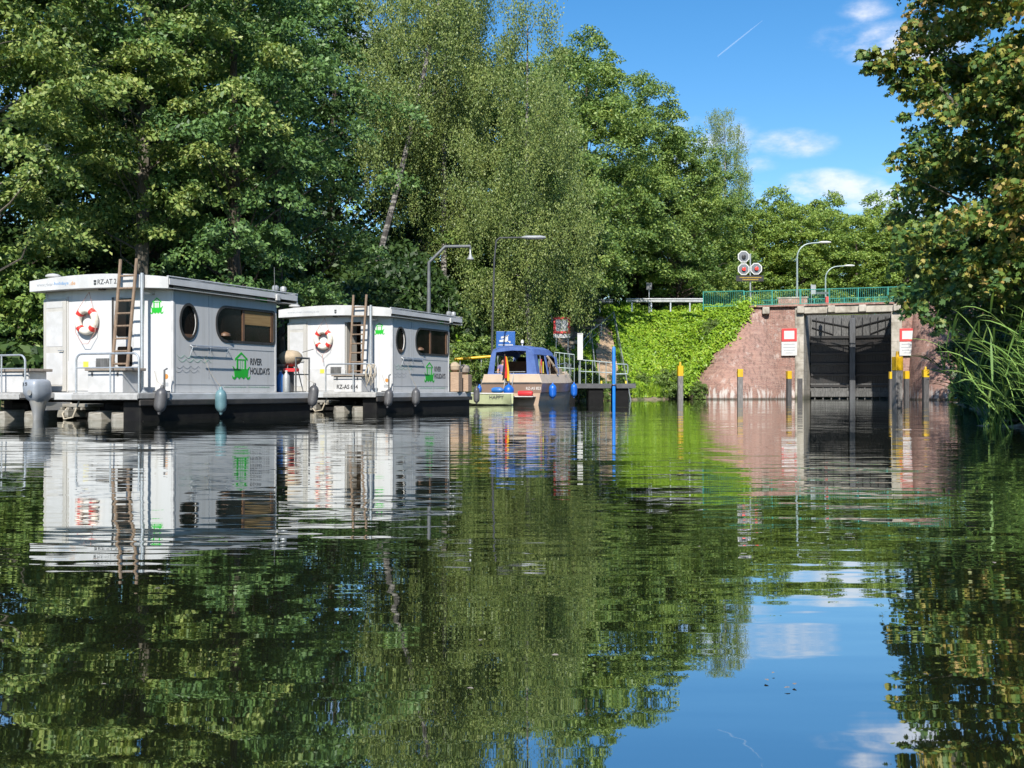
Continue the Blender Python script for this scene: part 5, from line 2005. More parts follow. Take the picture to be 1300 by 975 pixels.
        rings = []
        for (z, wx, wy) in ((.40, .15, .19), (.26, .12, .15), (.12, .085, .12), (-.02, .055, .12), (-.25, .05, .14)):
            rings.append([(x0_ + wx * math.cos(a), y0_ + .02 + wy * math.sin(a), z) for a in np.linspace(0, 2 * math.pi, 12, endpoint=False)])
        e.loft(rings)
        e.box(x0_ - .11, x0_ + .11, y0_ + .12, y0_ + .8, .20, .36)
        e.build('drive_leg', M['motor_dark'], m_, smooth=True)
        MB().lathe([(.06, -.262), (.06, -.2575)], (x0_ + .05, y0_, .56), 12, 'y').build('badge', M['motor_dark'], m_)
    return t


def outer(t, q, loc=None):
    """give a thing a place in the boat's frame: t's origin at local point q"""
    return q


NEAR = houseboat('near white houseboat with silver outboard and lettering RZ-AT 2 on its roof edge', 'white rental houseboats', 'near')
NEAR.location = (BX, BY, 0)
NEAR.rotation_euler = (0, 0, -TH)
FAR = houseboat('far white houseboat with RZ-AS 614 on its stern locker and an open doorway', 'white rental houseboats', 'far')
FAR.location = (-3.43, 31.0, 0)
FAR.rotation_euler = (0, 0, -TH)


def at_boat(o, boat, p, rz=0.0):
    """stand a separate thing at boat-local point p"""
    m = Matrix.Translation(boat.location) @ Matrix.Rotation(-TH, 4, 'Z')
    o.location = m @ Vector(p)
    o.rotation_euler = (0, 0, -TH + rz)
    return o


def lifebuoy(boat, label, tail):
    px = 113.4
    x, z = FL(px, 407.3, .28)
    t = thing('lifebuoy', label, 'lifebuoy', group='lifebuoys on the houseboats')
    MB().torus((0, 0, 0), .235, .078, 'y', 36, 12).build('ring', M['buoy_white'], t, smooth=True)
    for a in (47, 137, 227, 317):
        MB().torus((0, 0, 0), .235, .0805, 'y', 4, 12, R(a - 11), R(a + 11)).build('band', M['buoy_red'], t, smooth=True)
    b = MB()
    b.tube([(-.22, -.03, .22), (0, .08, .62), (.22, -.03, .22)], .006, 5)
    if tail:
        b.tube([(-.29, -.03, .08), (-.27, -.03, -.25), (-.07, -.04, -.50), (.08, -.04, -.50), (.27, -.03, -.25), (.29, -.03, .08)], .007, 5)
    else:
        b.tube([(-.29, -.03, .05), (-.24, -.03, -.28), (0, -.04, -.46), (.24, -.03, -.28), (.29, -.03, .05)], .007, 5)
        b.tube([(0, -.04, -.46), (.02, -.04, -.68)], .009, 5)
    b.build('cord', M['rope_red'], t)
    at_boat(t, boat, (x, .28 - .085, z))


lifebuoy(NEAR, 'white and red lifebuoy hanging beside the near houseboat door', True)
lifebuoy(FAR, 'white and red lifebuoy hanging on the far houseboat front', False)


def roof_ladder(boat, label):
    t = thing('ladder', label, 'ladder', group='wooden roof ladders')
    xb0, xb1 = FL(143.5, 466, -.32)[0], FL(162.5, 466, -.32)[0]
    xt0, xt1 = FL(154, 329, -.05)[0], FL(174.5, 329, -.05)[0]
    zb, zt_ = 1.07, FL(164, 329, -.05)[1]
    def side(f, k):
        a = (xb0, xb1)[k]
        c = (xt0, xt1)[k]
        return Vector((a + (c - a) * f, -.34 + .27 * f, zb + (zt_ - zb) * f))
    o0 = side(0, 0)
    for k in (0, 1):
        MB().tube([side(0, k) - o0, side(1, k) - o0], [.036, .033], 8).build('rail', M['wood'], t, smooth=True)
    for i in range(8):
        f = .035 + .81 * i / 7
        MB().tube([side(f, 0) - o0, side(f, 1) - o0], .021, 8).build('rung', M['wood'], t, smooth=True)
    at_boat(t, boat, o0)


roof_ladder(NEAR, 'weathered wooden ladder leaning on the near houseboat roof')
roof_ladder(FAR, 'weathered wooden ladder leaning on the far houseboat roof, before the open doorway')


def fender(pos, label, mat, r=.115, ln=.62, tilt=(0, 0), line_to=None, group='boat fenders'):
    """pos: world point of the fender's middle"""
    t = thing('fender', label, 'fender', pos, 0, group)
    h = ln / 2
    prof_ = [(.02, -h - .05), (.035, -h - .03), (.04, -h), (r * .75, -h + r * .35), (r * .96, -h + r * .85), (r, -h + r * 1.3), (r, h - r * 1.3), (r * .96, h - r * .85), (r * .75, h - r * .35), (.04, h), (.035, h + .04), (.02, h + .06)]
    MB().lathe(prof_, (0, 0, 0), 16).build('body', M[mat], t, smooth=True)
    if line_to is not None:
        d = Vector(line_to) - Vector(pos)
        MB().tube([(0, 0, h + .05), d * .6 + Vector((0, 0, .03)), d], .005, 5).build('line', M['rope'], t)
    if tilt != (0, 0):
        t.rotation_euler = (tilt[0], tilt[1], 0)
    return t


def boat_point(boat, p):
    return Matrix.Translation(boat.location) @ Matrix.Rotation(-TH, 4, 'Z') @ Vector(p)


def hang(boat, px, py0, py1, x, label, mat, tie, tilt=(0, 0)):
    y, z0 = SL(px, py1, x)
    _, z1 = SL(px, py0, x)
    fender(boat_point(boat, (x, y, (z0 + z1) / 2)), label, mat, .125, z1 - z0 - .08, tilt, boat_point(boat, tie(y)))


hang(NEAR, 204, 490, 526, .20, 'black fender at the near houseboat stern corner', 'fender_black', lambda y: (.06, y - .12, .98), (0, .12))
hang(NEAR, 280.5, 492, 526, .20, 'teal fender on the near houseboat side, below the drying rack', 'fender_teal', lambda y: (.03, y - .35, 1.30))
hang(NEAR, 397.5, 487, 518, .22, 'black fender between the two houseboats', 'fender_black', lambda y: (.02, y - .3, 1.05), (0, .14))
hang(FAR, 203.5, 491, 526, .18, 'black fender at the far houseboat stern corner', 'fender_black', lambda y: (.06, y - .3, 1.02), (0, .12))
hang(FAR, 269, 490, 523, .18, 'black fender on the far houseboat side, below the drying rack', 'fender_black', lambda y: (.03, y - .3, 1.34), (0, .04))

# kit on the near boat's terrace: kettle grill, crates of bottles, planter
t = thing('kettle_grill', 'covered kettle grill on the near houseboat terrace', 'grill')
MB().lathe([(.04, .62), (.22, .70), (.29, .82), (.29, .86), (.27, .92), (.18, 1.0), (.05, 1.03)], (0, 0, 0), 18).build('bowl', M['cloth_beige'], t, smooth=True)
b = MB()
for a in (0, 2.1, 4.2):
    b.tube([(.14 * math.cos(a), .14 * math.sin(a), .68), (.30 * math.cos(a), .30 * math.sin(a), 0)], .013, 6)
b.tube([(.28, 0, .98), (.55, 0, 1.06)], .014, 6)
b.build('leg', M['dark_steel'], t)
MB().box(-.18, .20, -.20, .05, .50, .58).build('shelf', M['red_plastic'], t)
at_boat(t, NEAR, (-.32, 4.86, .567), .6)
rb = random.Random(8)
for k, (x, y, mt, lab) in enumerate(((-.86, 4.30, 'blue_plastic', 'blue water bottle beside the near houseboat cabin end, left one'), (-.62, 4.36, 'blue_plastic', 'blue water bottle on the near houseboat terrace, middle one'),
                                     (-.40, 4.28, 'guard', 'pale water canister on the near houseboat terrace, in front of the grill'))):
    t = thing('water_bottle', lab, 'bottle', group='bottles on the terrace')
    MB().lathe([(.085, 0), (.09, .02), (.09, .34), (.075, .40), (.03, .46), (.03, .49)], (0, 0, 0), 12).build('bottle', M[mt], t, smooth=True)
    MB().lathe([(.034, .491), (.034, .52)], (0, 0, 0), 10).build('cap', M['sign_white'], t)
    at_boat(t, NEAR, (x + .35, y, .567))
t = thing('storage_box', 'grey storage box behind the grill on the near houseboat terrace', 'box')
MB().box(-.35, .35, -.22, .22, 0, .62).build('body', M['gate_pale'], t, bevel=.02)
MB().box(-.37, .37, -.24, .24, .622, .68).build('lid', M['lid'], t, bevel=.015)
at_boat(t, NEAR, (-.72, 5.42 - .55, .567))
for k, (x, y, h, lab) in enumerate(((-.10, 4.35, .62, 'tan wooden planter box at the far houseboat bow end, taller'), (-.05, 4.95, .55, 'tan wooden planter box at the far houseboat bow end, nearer the cruiser'))):
    t = thing('planter_box', lab, 'planter', group='planters on the far houseboat')
    MB().box(-.2, .2, -.18, .18, 0, h).build('box', M['planter'], t, bevel=.015)
    MB().lathe([(.05, h), (.17, h + .08), (.19, h + .2), (.1, h + .3), (.02, h + .33)], (0, 0, 0), 12).build('cover', M['cloth_beige'] if k == 0 else M['lid'], t, smooth=True)
    at_boat(t, FAR, (x, y, .567), .1)


def coil(boat, p, label):
    t = thing('mooring_rope', label, 'rope', group='ropes on the boats')
    b = MB()
    for k in range(5):
        a = rb.uniform(-.1, .1)
        b.tube([(a, 0, .0), (a - .09, -.02, -.22), (a - .03 * k * .3, -.03, -.50 - .03 * k), (a + .09, -.02, -.22), (a + .02, 0, 0)], .012, 6)
    b.build('coil', M['rope'], t, smooth=True)
    at_boat(t, boat, p)


coil(FAR, (-.08, -.92, 1.33), 'coiled pale rope hanging on the far houseboat stern rail')
b = MB()
b.tube([(-2.2, -.35, .34), (-2.15, -.65, .12), (-1.95, -.8, .02), (-1.72, -.8, .06), (-1.6, -.75, .38)], .018, 7)
o = b.build('mooring_rope', M['rope'], None, smooth=True)
tag(o, 'loop of pale hose dipping to the water at the near houseboat stern', 'rope', 'ropes on the boats')
o.location = NEAR.location
o.rotation_euler = NEAR.rotation_euler
o = put('mooring_rope', o.data)
tag(o, 'loop of pale rope dipping to the water at the far houseboat stern', 'rope', 'ropes on the boats')
o.location = FAR.location
o.rotation_euler = FAR.rotation_euler

# ------------------------------------------------------------------ the cabin cruiser
CT = R(21)
cr = thing('cabin_cruiser', 'beige and brown cabin cruiser with blue canvas canopy and lettering RZ-AS 823', 'motorboat', (-.03, 46.7, 0), -CT)


def beam(y):
    return 1.36 * (1 - max(0, (y - 3.2) / 3.6) ** 2.3) if y < 6.8 else 0.0


def hull_strip(levels, ys_, name, mat, closed_stern=True):
    """hull skin between heights; levels = (z, half-beam offset)"""
    b = MB()
    rings = []
    for y in ys_:
        w_ = max(.03, beam(y))
        rise = .05 * y / 6 + .012 * max(0, y - 3) ** 2
        left = [(-(max(.02, w_ + o)), y, z + (rise if z > .3 else 0)) for z, o in levels]
        right = [((max(.02, w_ + o)), y, z + (rise if z > .3 else 0)) for z, o in reversed(levels)]
        rings.append(left + right)
    b.loft(rings, True, True)
    return b.build(name, mat, cr, smooth=True)


cy = [0, .6, 1.4, 2.4, 3.2, 4.2, 5.0, 5.8, 6.4, 6.75]
hull_strip([(-.45, -.45), (-.05, -.16), (.50, -.06)], cy, 'lower_hull', M['pale_hull'])
hull_strip([(.505, -.05), (.53, -.02), (.90, .02)], [y - .0 for y in cy], 'hull_band', M['brown_hull'])
MB().box(-1.37, 1.37, -.035, -.003, .90, .945).build('rubbing_strake', M['dark_steel'], cr, bevel=.01)
# side decks and cockpit coaming left open in the middle
b = MB()
for y0_, y1_ in zip(cy[:-1], cy[1:]):
    pass
rings = []
for y in cy:
    w_ = max(.05, beam(y))
    r_ = .05 * y / 6 + .012 * max(0, y - 3) ** 2
    rings.append([(-w_ - .02, y, .905 + r_), (-w_ + .10, y, 1.28 + r_), (-w_ + .34, y, 1.30 + r_), (-w_ + .36, y, .92 + r_)])
b.loft(rings)
rings = [[(-p[0], p[1], p[2]) for p in r] for r in rings]
b.loft(rings)
b.prism([(-1.34, .946), (1.34, .946), (1.25, 1.30), (-1.25, 1.30)], -.02, .26, 'y')
b.build('coaming', M['beige_hull'], cr, bevel=.015)
# fore cabin and windscreen
b = MB()
b.loft([[(-w_, y, 1.0), (-w_ * .92, y, z), (w_ * .92, y, z), (w_, y, 1.0)] for (y, w_, z) in ((3.2, 1.05, 1.66), (4.6, .80, 1.60), (5.8, .32, 1.42))])
b.build('fore_cabin', M['beige_hull'], cr, bevel=.03)
MB().prism([(-1.02, 1.45), (1.02, 1.45), (.86, 2.12), (-.86, 2.12)], 3.08, 3.12, 'y').build('windscreen', M['dark_glass'], cr)
MB().box(-1.0, 1.0, 2.2, 2.25, .9, 1.9).build('bulkhead', M['brown_frame'], cr)
MB().box(-.05, .75, 2.16, 2.198, 1.0, 2.15).build('companionway', M['black_trim'], cr)
MB().box(-1.0, 1.0, .3, 3.0, .82, .86).build('cockpit_floor', M['lid'], cr)
MB().box(-.95, .95, .28, .75, .861, 1.25).build('stern_bench', M['cloth_beige'], cr, bevel=.03)
# canopy of blue canvas: rear frame, roof and side posts
outer_ = [(-1.12, 1.30), (-1.06, 1.62), (-.97, 2.10), (-.86, 2.34), (-.55, 2.46), (0, 2.50), (.55, 2.46), (.86, 2.34), (.97, 2.10), (1.06, 1.62), (1.12, 1.30)]
inner_ = [(-.84, 1.34), (-.78, 1.9), (-.73, 2.24), (0, 2.31), (.62, 2.28), (.64, 1.9), (.66, 1.34)]
b = MB()
plate_with_holes(b, outer_, [inner_], .10, .14, 'y')
cn_ = b.build('canopy', M['blue_canvas'], cr)
b = MB()
top = outer_[2:9]
rings = []
for (y, s, dz) in ((.09, 1.0, .012), (.12, 1.01, .02), (.9, 1.0, .05), (1.7, .99, .03), (2.5, .96, .05), (3.05, .92, -.06), (3.14, .91, -.10)):
    rings.append([(p[0] * s, y, p[1] + dz) for p in top] + [(p[0] * s * .97, y, p[1] + dz - .03) for p in reversed(top)])
b.loft(rings)
for (ya, yb) in ((.141, .5), (1.5, 1.68), (2.85, 3.08)):
    for s in (-1, 1):
        b.prism([(s * 1.12, 1.30), (s * 1.09, 1.30), (s * .94, 2.11), (s * .975, 2.11)] if s > 0 else [(s * 1.09, 1.30), (s * 1.12, 1.30), (s * .975, 2.11), (s * .94, 2.11)], ya, yb, 'y')
b.build('canopy_roof', M['blue_canvas'], cn_, smooth=True)
b = MB()
for s in (-1, 1):
    for ya in (.9, 2.0):
        b.tube([(s * 1.06, ya, 1.3), (s * .95, ya + .05, 2.1)], .014, 6)
b.tube([(-.78, .09, 1.40), (.60, .09, 1.40)], .016, 6)
b.build('hoop', M['steel'], cr)
for k, (yy, mt) in enumerate(((.62, 'wave_green'), (.75, 'orange_decal'), (.92, 'sign_red'), (1.15, 'yellow_decal'))):
    MB().box(1.0, 1.03, yy, yy + .08, 1.35, 1.95 - .1 * (k % 2)).build('towel', M[mt], cr, bevel=.01)
# rails along the starboard deck
b = MB()
for yy in (2.2, 3.4, 4.6):
    x = beam(yy) - .05
    b.tube([(x, yy, 1.3), (x, yy, 1.85)], .014, 6)
b.tube([(beam(y_) - .05, y_, 1.85 - .1 * abs(y_ - 3.4)) for y_ in (1.6, 2.2, 3.4, 4.6, 5.4)], .016, 6)
b.build('deck_rail', M['steel'], cr, smooth=True)
b = MB()
b.tube([(1.05, 1.6, 2.1), (1.25, 1.9, 1.7), (1.30, 2.3, 1.36)], .05, 8)
b.build('rolled_cover', M['cloth_beige'], cr, smooth=True)
front_text('RZ-AS 823', cr, 1.0, -.004, .70, .66, .12, M['sign_white'], .012)
# swim platform, ladder, motor
MB().box(-.40, 1.12, -.40, -.01, .33, .37).build('swim_platform', M['sign_white'], cr, bevel=.012)
b = MB()
for x in (-.26, .10):
    b.tube([(x, -.3, .30), (x, -.12, 1.0), (x, .02, 1.36)], .018, 6)
for z in (.5, .72, .95):
    b.tube([(-.26, -.22 + .1 * z, z), (.10, -.22 + .1 * z, z)], .014, 6)
b.build('boarding_ladder', M['steel'], cr, smooth=True)
b = MB()
b.lathe([(.03, 2.49), (.03, 2.62), (.07, 2.63), (.07, 2.72), (.03, 2.78)], (.05, 1.2, .03), 10)
b.build('stern_light', M['sign_white'], cr, smooth=True)


def at_cruiser(o, p, rz=0.0):
    o.location = Matrix.Translation(cr.location) @ Matrix.Rotation(-CT, 4, 'Z') @ Vector(p)
    o.rotation_euler = (0, 0, -CT + rz)
    return o


def cp(p):
    return Matrix.Translation(cr.location) @ Matrix.Rotation(-CT, 4, 'Z') @ Vector(p)


t = thing('red_canister', 'red canister lying on the cruiser swim platform', 'canister')
MB().lathe([(.05, -.32), (.10, -.30), (.115, -.2), (.115, .2), (.10, .30), (.03, .34)], (0, 0, .116), 14, 'x').build('body', M['red_plastic'], t, smooth=True)
at_cruiser(t, (.72, -.24, .371), .05)
t = thing('fender', 'round blue fender at the cruiser boarding ladder', 'fender', group='blue fenders of the cruiser')
MB().lathe([(.02, -.24), (.12, -.21), (.20, -.12), (.235, 0), (.20, .12), (.12, .21), (.04, .25), (.03, .31)], (0, 0, 0), 18).build('body', M['fender_blue'], t, smooth=True)
MB().tube([(0, 0, .28), (.02, .15, .75)], .009, 5).build('line', M['rope'], t)
at_cruiser(t, (.16, -.72, .60))
t = thing('fender', 'dark blue fender beside the round one, left of the boarding ladder', 'fender', group='blue fenders of the cruiser')
MB().lathe([(.02, -.26), (.09, -.23), (.13, -.12), (.13, .12), (.09, .22), (.03, .28)], (0, 0, 0), 14, 'x').build('body', M['blue_plastic'], t, smooth=True)
MB().tube([(.27, 0, 0), (.25, .3, .4)], .009, 5).build('line', M['rope'], t)
at_cruiser(t, (-.36, -.70, .62))
fender(cp((1.56, .85, .58)), 'blue fender on the cruiser side nearest the stern corner', 'fender_blue', .165, .60, (0, 0), cp((1.36, .55, 1.32)), 'blue fenders of the cruiser')
fender(cp((1.50, 4.0, .62)), 'blue fender on the cruiser side towards its bow', 'fender_blue', .15, .60, (0, 0), cp((1.15, 3.8, 1.45)), 'blue fenders of the cruiser')
fender(P(605, 501.5, 42.5) , 'black fender hanging at the far houseboat bow corner beside the green dinghy', 'fender_black', .12, .60, (0, 0), P(604, 493, 42.2))
fender(cp((-1.42, -.1, .66)), 'small blue fender at the cruiser left stern corner', 'fender_blue', .10, .3, (0, 0), cp((-1.3, 0, 1.0)), 'blue fenders of the cruiser')

# German flag, limp on its staff
t = thing('flag', 'black red gold flag hanging limp on the cruiser stern staff', 'flag')
MB().tube([(0, 0, 0), (-.02, -.22, .95)], .014, 6).build('staff', M['wood'], t)
for k, mt in enumerate(('flag_black', 'flag_red', 'flag_gold')):
    b = MB()
    rows = []
    for i in range(10):
        z = .85 - .80 * i / 9
        wdt = .04 + .075 * (i / 9) ** .8
        xk = .0 + k * wdt - .05 - .08 * (i / 9)
        row = []
        for j in range(5):
            f = j / 4
            row.append((xk + wdt * f, -.22 + .03 * math.sin(6 * (k + f) + i * .4) - .05 * i / 9, z - .12 * k * (i / 9) ** 2))
        rows.append(row + [(p[0], p[1] + .006, p[2]) for p in reversed(row)])
    b.loft(rows)
    b.build('stripe', M[mt], t, smooth=True)
at_cruiser(t, (-.20, .02, 1.2))

# green dinghy beside the cruiser
t = thing('dinghy', 'small pale green dinghy lettered HAPPY lying before the cruiser stern', 'dinghy')
b = MB()
rings = []
for (x, w_, zk, zs) in ((-1.05, .10, .30, .52), (-.95, .32, .08, .50), (-.6, .48, -.08, .48), (0, .55, -.12, .47), (.6, .54, -.12, .47), (.95, .50, -.10, .47), (1.0, .46, -.05, .47)):
    rings.append([(x, -w_, zs), (x, -w_ * .86, zk * .5 + .12), (x, -w_ * .4, zk), (x, w_ * .4, zk), (x, w_ * .86, zk * .5 + .12), (x, w_, zs), (x, w_ * .88, zs), (x, w_ * .5, zk + .12), (x, -w_ * .5, zk + .12), (x, -w_ * .88, zs)])
b.loft(rings)
h_ = b.build('hull', M['dinghy_green'], t, smooth=True)
b = MB()
b.tube([(x, -w_ - .005, zs + .015) for (x, w_, zs) in ((-1.05, .1, .52), (-.95, .32, .50), (-.6, .48, .48), (0, .55, .47), (.6, .54, .47), (1.0, .46, .47))], .025, 6)
b.tube([(x, w_ + .005, zs + .015) for (x, w_, zs) in ((-1.05, .1, .52), (-.95, .32, .50), (-.6, .48, .48), (0, .55, .47), (.6, .54, .47), (1.0, .46, .47))], .025, 6)
b.build('gunwale', M['sign_white'], t, smooth=True)
MB().box(.05, .25, -.47, .47, .36, .40).build('thwart', M['wood'], t)
front_text('HAPPY', h_, .42, -.546, .345, .58, .13, M['dark_logo'], .01)
t.location = (-.98, 45.2, 0)
t.rotation_euler = (0, 0, -.12)


# person seated inside the cockpit
def skin_body(name, joints, edges, mat, parent, levels=2):
    me = bpy.data.meshes.new(name)
    me.from_pydata([j[0] for j in joints], edges, [])
    o = put(name, me, parent)
    sk = o.modifiers.new('skin', 'SKIN')
    for v, j in zip(me.skin_vertices[0].data, joints):
        v.radius = j[1] if isinstance(j[1], tuple) else (j[1], j[1])
    me.skin_vertices[0].data[0].use_root = True
    sb = o.modifiers.new('subdivision', 'SUBSURF')
    sb.levels = sb.render_levels = levels
    me.materials.append(mat)
    return o


t = thing('person', 'person in a violet shirt sitting in the cruiser cockpit, seen through the left canopy opening', 'person')
J = [((0, 0, .10), (.15, .11)), ((0, .01, .28), (.135, .10)), ((0, .02, .45), (.15, .105)), ((0, .02, .55), (.09, .075)), ((0, .01, .62), .052), ((0, -.01, .70), (.072, .082)), ((0, -.01, .78), (.075, .09)), ((0, .0, .85), (.05, .062)),
     ((-.17, .01, .52), .055), ((-.23, -.03, .30), .043), ((-.19, -.22, .20), .034), ((-.15, -.28, .20), .026),
     ((.17, .01, .52), .055), ((.23, -.03, .30), .043), ((.19, -.22, .20), .034), ((.15, -.28, .20), .026),
     ((-.10, -.20, .08), .082), ((-.11, -.42, .07), .062), ((-.11, -.44, -.18), .05), ((-.11, -.44, -.33), .038),
     ((.10, -.20, .08), .082), ((.11, -.42, .07), .062), ((.11, -.44, -.18), .05), ((.11, -.44, -.33), .038)]
E = [(0, 1), (1, 2), (2, 3), (3, 4), (4, 5), (5, 6), (6, 7), (3, 8), (8, 9), (9, 10), (10, 11), (3, 12), (12, 13), (13, 14), (14, 15), (0, 16), (16, 17), (17, 18), (18, 19), (0, 20), (20, 21), (21, 22), (22, 23)]
skin_body('body', J, E, M['skin'], t)
JS = [((0, 0, .08), (.165, .125)), ((0, .01, .28), (.15, .115)), ((0, .02, .45), (.165, .12)), ((0, .02, .555), (.085, .08)), ((-.175, .01, .525), .066), ((-.215, -.01, .38), .058), ((.175, .01, .525), .066), ((.215, -.01, .38), .058)]
skin_body('shirt', JS, [(0, 1), (1, 2), (2, 3), (3, 4), (4, 5), (3, 6), (6, 7)], M['shirt'], t)
b = MB()
b.lathe([(.094, .765), (.100, .80), (.092, .85), (.06, .90), (.02, .915)], (0, .022, 0), 16)
b.build('hair', M['hair'], t, smooth=True)
b = MB()
for s in (-.032, .032):
    b.lathe([(.004, -.012), (.011, -.004), (.012, .004), (.006, .01)], (s, -.094, .765), 8, 'y')
b.build('eye', M['eye'], t, smooth=True)
b = MB()
b.loft([[(-.008, -.092, .765), (.008, -.092, .765), (.006, -.10, .766), (-.006, -.10, .766)], [(-.017, -.088, .722), (.017, -.088, .722), (.010, -.122, .724), (-.010, -.122, .724)]])
b.build('nose', M['skin'], t, smooth=True)
MB().tube([(-.024, -.086, .695), (0, -.096, .692), (.024, -.086, .695)], .006, 6).build('mouth', M['sign_red'], t, smooth=True)
b = MB()
for s in (-1, 1):
    b.lathe([(.012, -.008), (.026, -.003), (.024, .006), (.01, .01)], (s * .083, .0, .745), 10, 'x')
b.build('ear', M['skin'], t, smooth=True)
at_cruiser(t, (-.60, .58, 1.13), .25)

# ------------------------------------------------------------------ the jetty with its signs
JZ = .96
jt = thing('jetty', 'grey floating jetty on black floats beside the cruiser', 'jetty', (0, 56, 0))
jx1 = P(805, 0, 56).x
b = MB()
for i in range(40):
    x0 = -6.0 + (jx1 + 6.0) * i / 40
    b.box(x0 + .006, x0 + (jx1 + 6.0) / 40 - .006, -.4, 1.5, JZ - .05, JZ)
b.build('deck', M['jetty'], jt)
b = MB().box(-6.0, jx1, -.44, -.402, JZ - .24, JZ - .01)
b.box(-6.0, jx1, 1.502, 1.54, JZ - .24, JZ - .01)
b.box(jx1 + .002, jx1 + .04, -.44, 1.54, JZ - .24, JZ - .01)
b.build('edge_beam', M['jetty'], jt, bevel=.01)
for px in (788, 756, 720, 680, 640):
    x = P(px, 0, 56).x
    MB().box(x - .38, x + .38, -.3, 1.4, -.5, JZ - .245).build('float', M['jetty_leg'], jt, bevel=.04)
for px in (763, 794):
    x = P(px, 0, 56).x
    MB().tube([(x, -.25, JZ), (x, -.25, JZ + .14)], .05, 8).build('bollard', M['yellow_decal'], jt)


def jetty_rail(label, px0, px1, zt0, zt1, n, y=56.9):
    x0, x1 = P(px0, 0, y).x, P(px1, 0, y).x
    t = thing('jetty_railing', label, 'railing', (x0, y, JZ), 0, 'jetty railings')
    L = x1 - x0
    for f in (1.0, .52):
        MB().tube([(0, 0, zt0 * f), (L, 0, zt1 * f)], .024, 8).build('rail', M['steel_rail'], t, smooth=True)
    for i in range(n):
        x = L * i / (n - 1)
        MB().tube([(x, 0, -.1), (x, 0, zt0 + (zt1 - zt0) * i / (n - 1))], .021, 8).build('post', M['steel_rail'], t, smooth=True)


jetty_rail('galvanised jetty railing between the white board and the blue pole', 735, 778, 1.24, 1.08, 6)
jetty_rail('taller galvanised railing beside the cruiser bow, left of the white board', 704, 729, 1.62, 1.50, 5)
jetty_rail('galvanised jetty railing behind the far houseboat bow', 578, 622, 1.25, 1.25, 5)
t = thing('jetty_railing', 'short end loop of railing right of the blue pole', 'railing', (P(781, 0, 56.9).x, 56.9, JZ), 0, 'jetty railings')
L = P(797, 0, 56.9).x - P(781, 0, 56.9).x
MB().tube([(0, 0, 1.02), (L - .06, 0, 1.0), (L, 0, .94), (L, 0, .56), (L - .06, 0, .5), (0, 0, .5)], .03, 8).build('rail', M['steel_rail'], t, smooth=True)
MB().tube([(.03, 0, -.1), (.03, 0, 1.02)], .026, 8).build('post', M['steel_rail'], t)
t = thing('guide_pole', 'bright blue pole at the jetty end', 'pole', (P(779.3, 0, 55.4).x, 55.4, 0))
MB().lathe([(.085, -1.0), (.085, 2.74), (.06, 2.80), (.02, 2.82)], (0, 0, 0), 12).build('shaft', M['blue_pole'], t, smooth=True)
MB().torus((0, 0, .9), .12, .03, 'z', 16, 6).build('collar', M['dark_steel'], t, smooth=True)
t = thing('notice_board', 'tall narrow white board on a post beside the jetty railing', 'sign', (P(736.5, 0, 56.6).x, 56.6, JZ))
zz = lambda py: P(0, py, 56.6).z - JZ
MB().box(-.14, .14, -.03, .0, zz(457), zz(423)).build('board', M['sign_white'], t, bevel=.008)
MB().box(-.11, .09, -.034, -.0305, zz(424.4), zz(423.6)).build('text_line', M['ink'], t)
MB().tube([(0, .04, -.1), (0, .04, zz(424))], .03, 8).build('post', M['steel'], t)

# blue information sign with white pictogram
t = thing('information_sign', 'blue sign with white pictogram behind the cruiser canopy', 'sign', (P(642, 0, 55.2).x, 55.2, JZ))
zz = lambda py: P(0, py, 55.2).z - JZ
xx = lambda px: (px - 642) / F * 55.2
MB().box(xx(630), xx(654), -.03, 0, zz(446), zz(420.6)).build('panel', M['sign_blue'], t, bevel=.02)
b = MB()
for pts in ([(634, 432), (641.5, 430.2), (641.5, 427.3), (645, 425.6), (645, 434), (634, 434)],
            [(641, 427), (645.8, 425), (645.8, 426.2), (641, 428.2)], [(643.5, 433), (648, 433), (648, 435.6), (646.6, 435.6), (646.6, 434.2), (643.5, 434.2)],
            [(636, 427.6), (640, 426.6), (640, 429), (636, 430)]):
    b.prism([(xx(a), zz(c)) for a, c in pts], -.036, -.0305, 'y')
b.build('pictogram', M['sign_white'], t)
b = MB()
x = 633.0
while x < 651:
    wd = rgb.uniform(.7, 1.6)
    b.box(xx(x), xx(min(x + wd, 651)), -.036, -.0305, zz(438.6), zz(437.2))
    x += wd + .45
b.build('text_line', M['sign_white'], t)
for s in (632, 652):
    MB().tube([(xx(s), .04, -.2), (xx(s), .04, zz(421))], .03, 8).build('post', M['steel'], t)

# red framed sign at the foot of the steps
SY = 61.0
t = thing('warning_sign', 'white sign with red frame and a white plate below, half hidden by leaves', 'sign', (P(713.5, 0, SY).x, SY, gz(P(713.5, 0, SY).x, SY)))
z0s = t.location.z
zz = lambda py: P(0, py, SY).z - z0s
xx = lambda px: (px - 713.5) / F * SY
b = MB()
plate_with_holes(b, [(xx(702.6), zz(423.5)), (xx(724), zz(423.5)), (xx(724), zz(402.5)), (xx(702.6), zz(402.5))], [[(xx(705.6), zz(420.5)), (xx(721), zz(420.5)), (xx(721), zz(405.5)), (xx(705.6), zz(405.5))]], -.03, 0, 'y')
b.build('red_frame', M['sign_red'], t)
MB().box(xx(705.4), xx(721.2), -.022, -.004, zz(420.7), zz(405.3)).build('panel', M['guard'], t)
MB().box(xx(702.6), xx(723.8), -.03, 0, zz(429), zz(424.0)).build('text_plate', M['sign_white'], t, bevel=.006)
b = MB()
for py in (425.6, 427.4):
    b.box(xx(705), xx(721), -.034, -.0305, zz(py + .4), zz(py - .4))
b.build('text_line', M['grey_decal'], t)
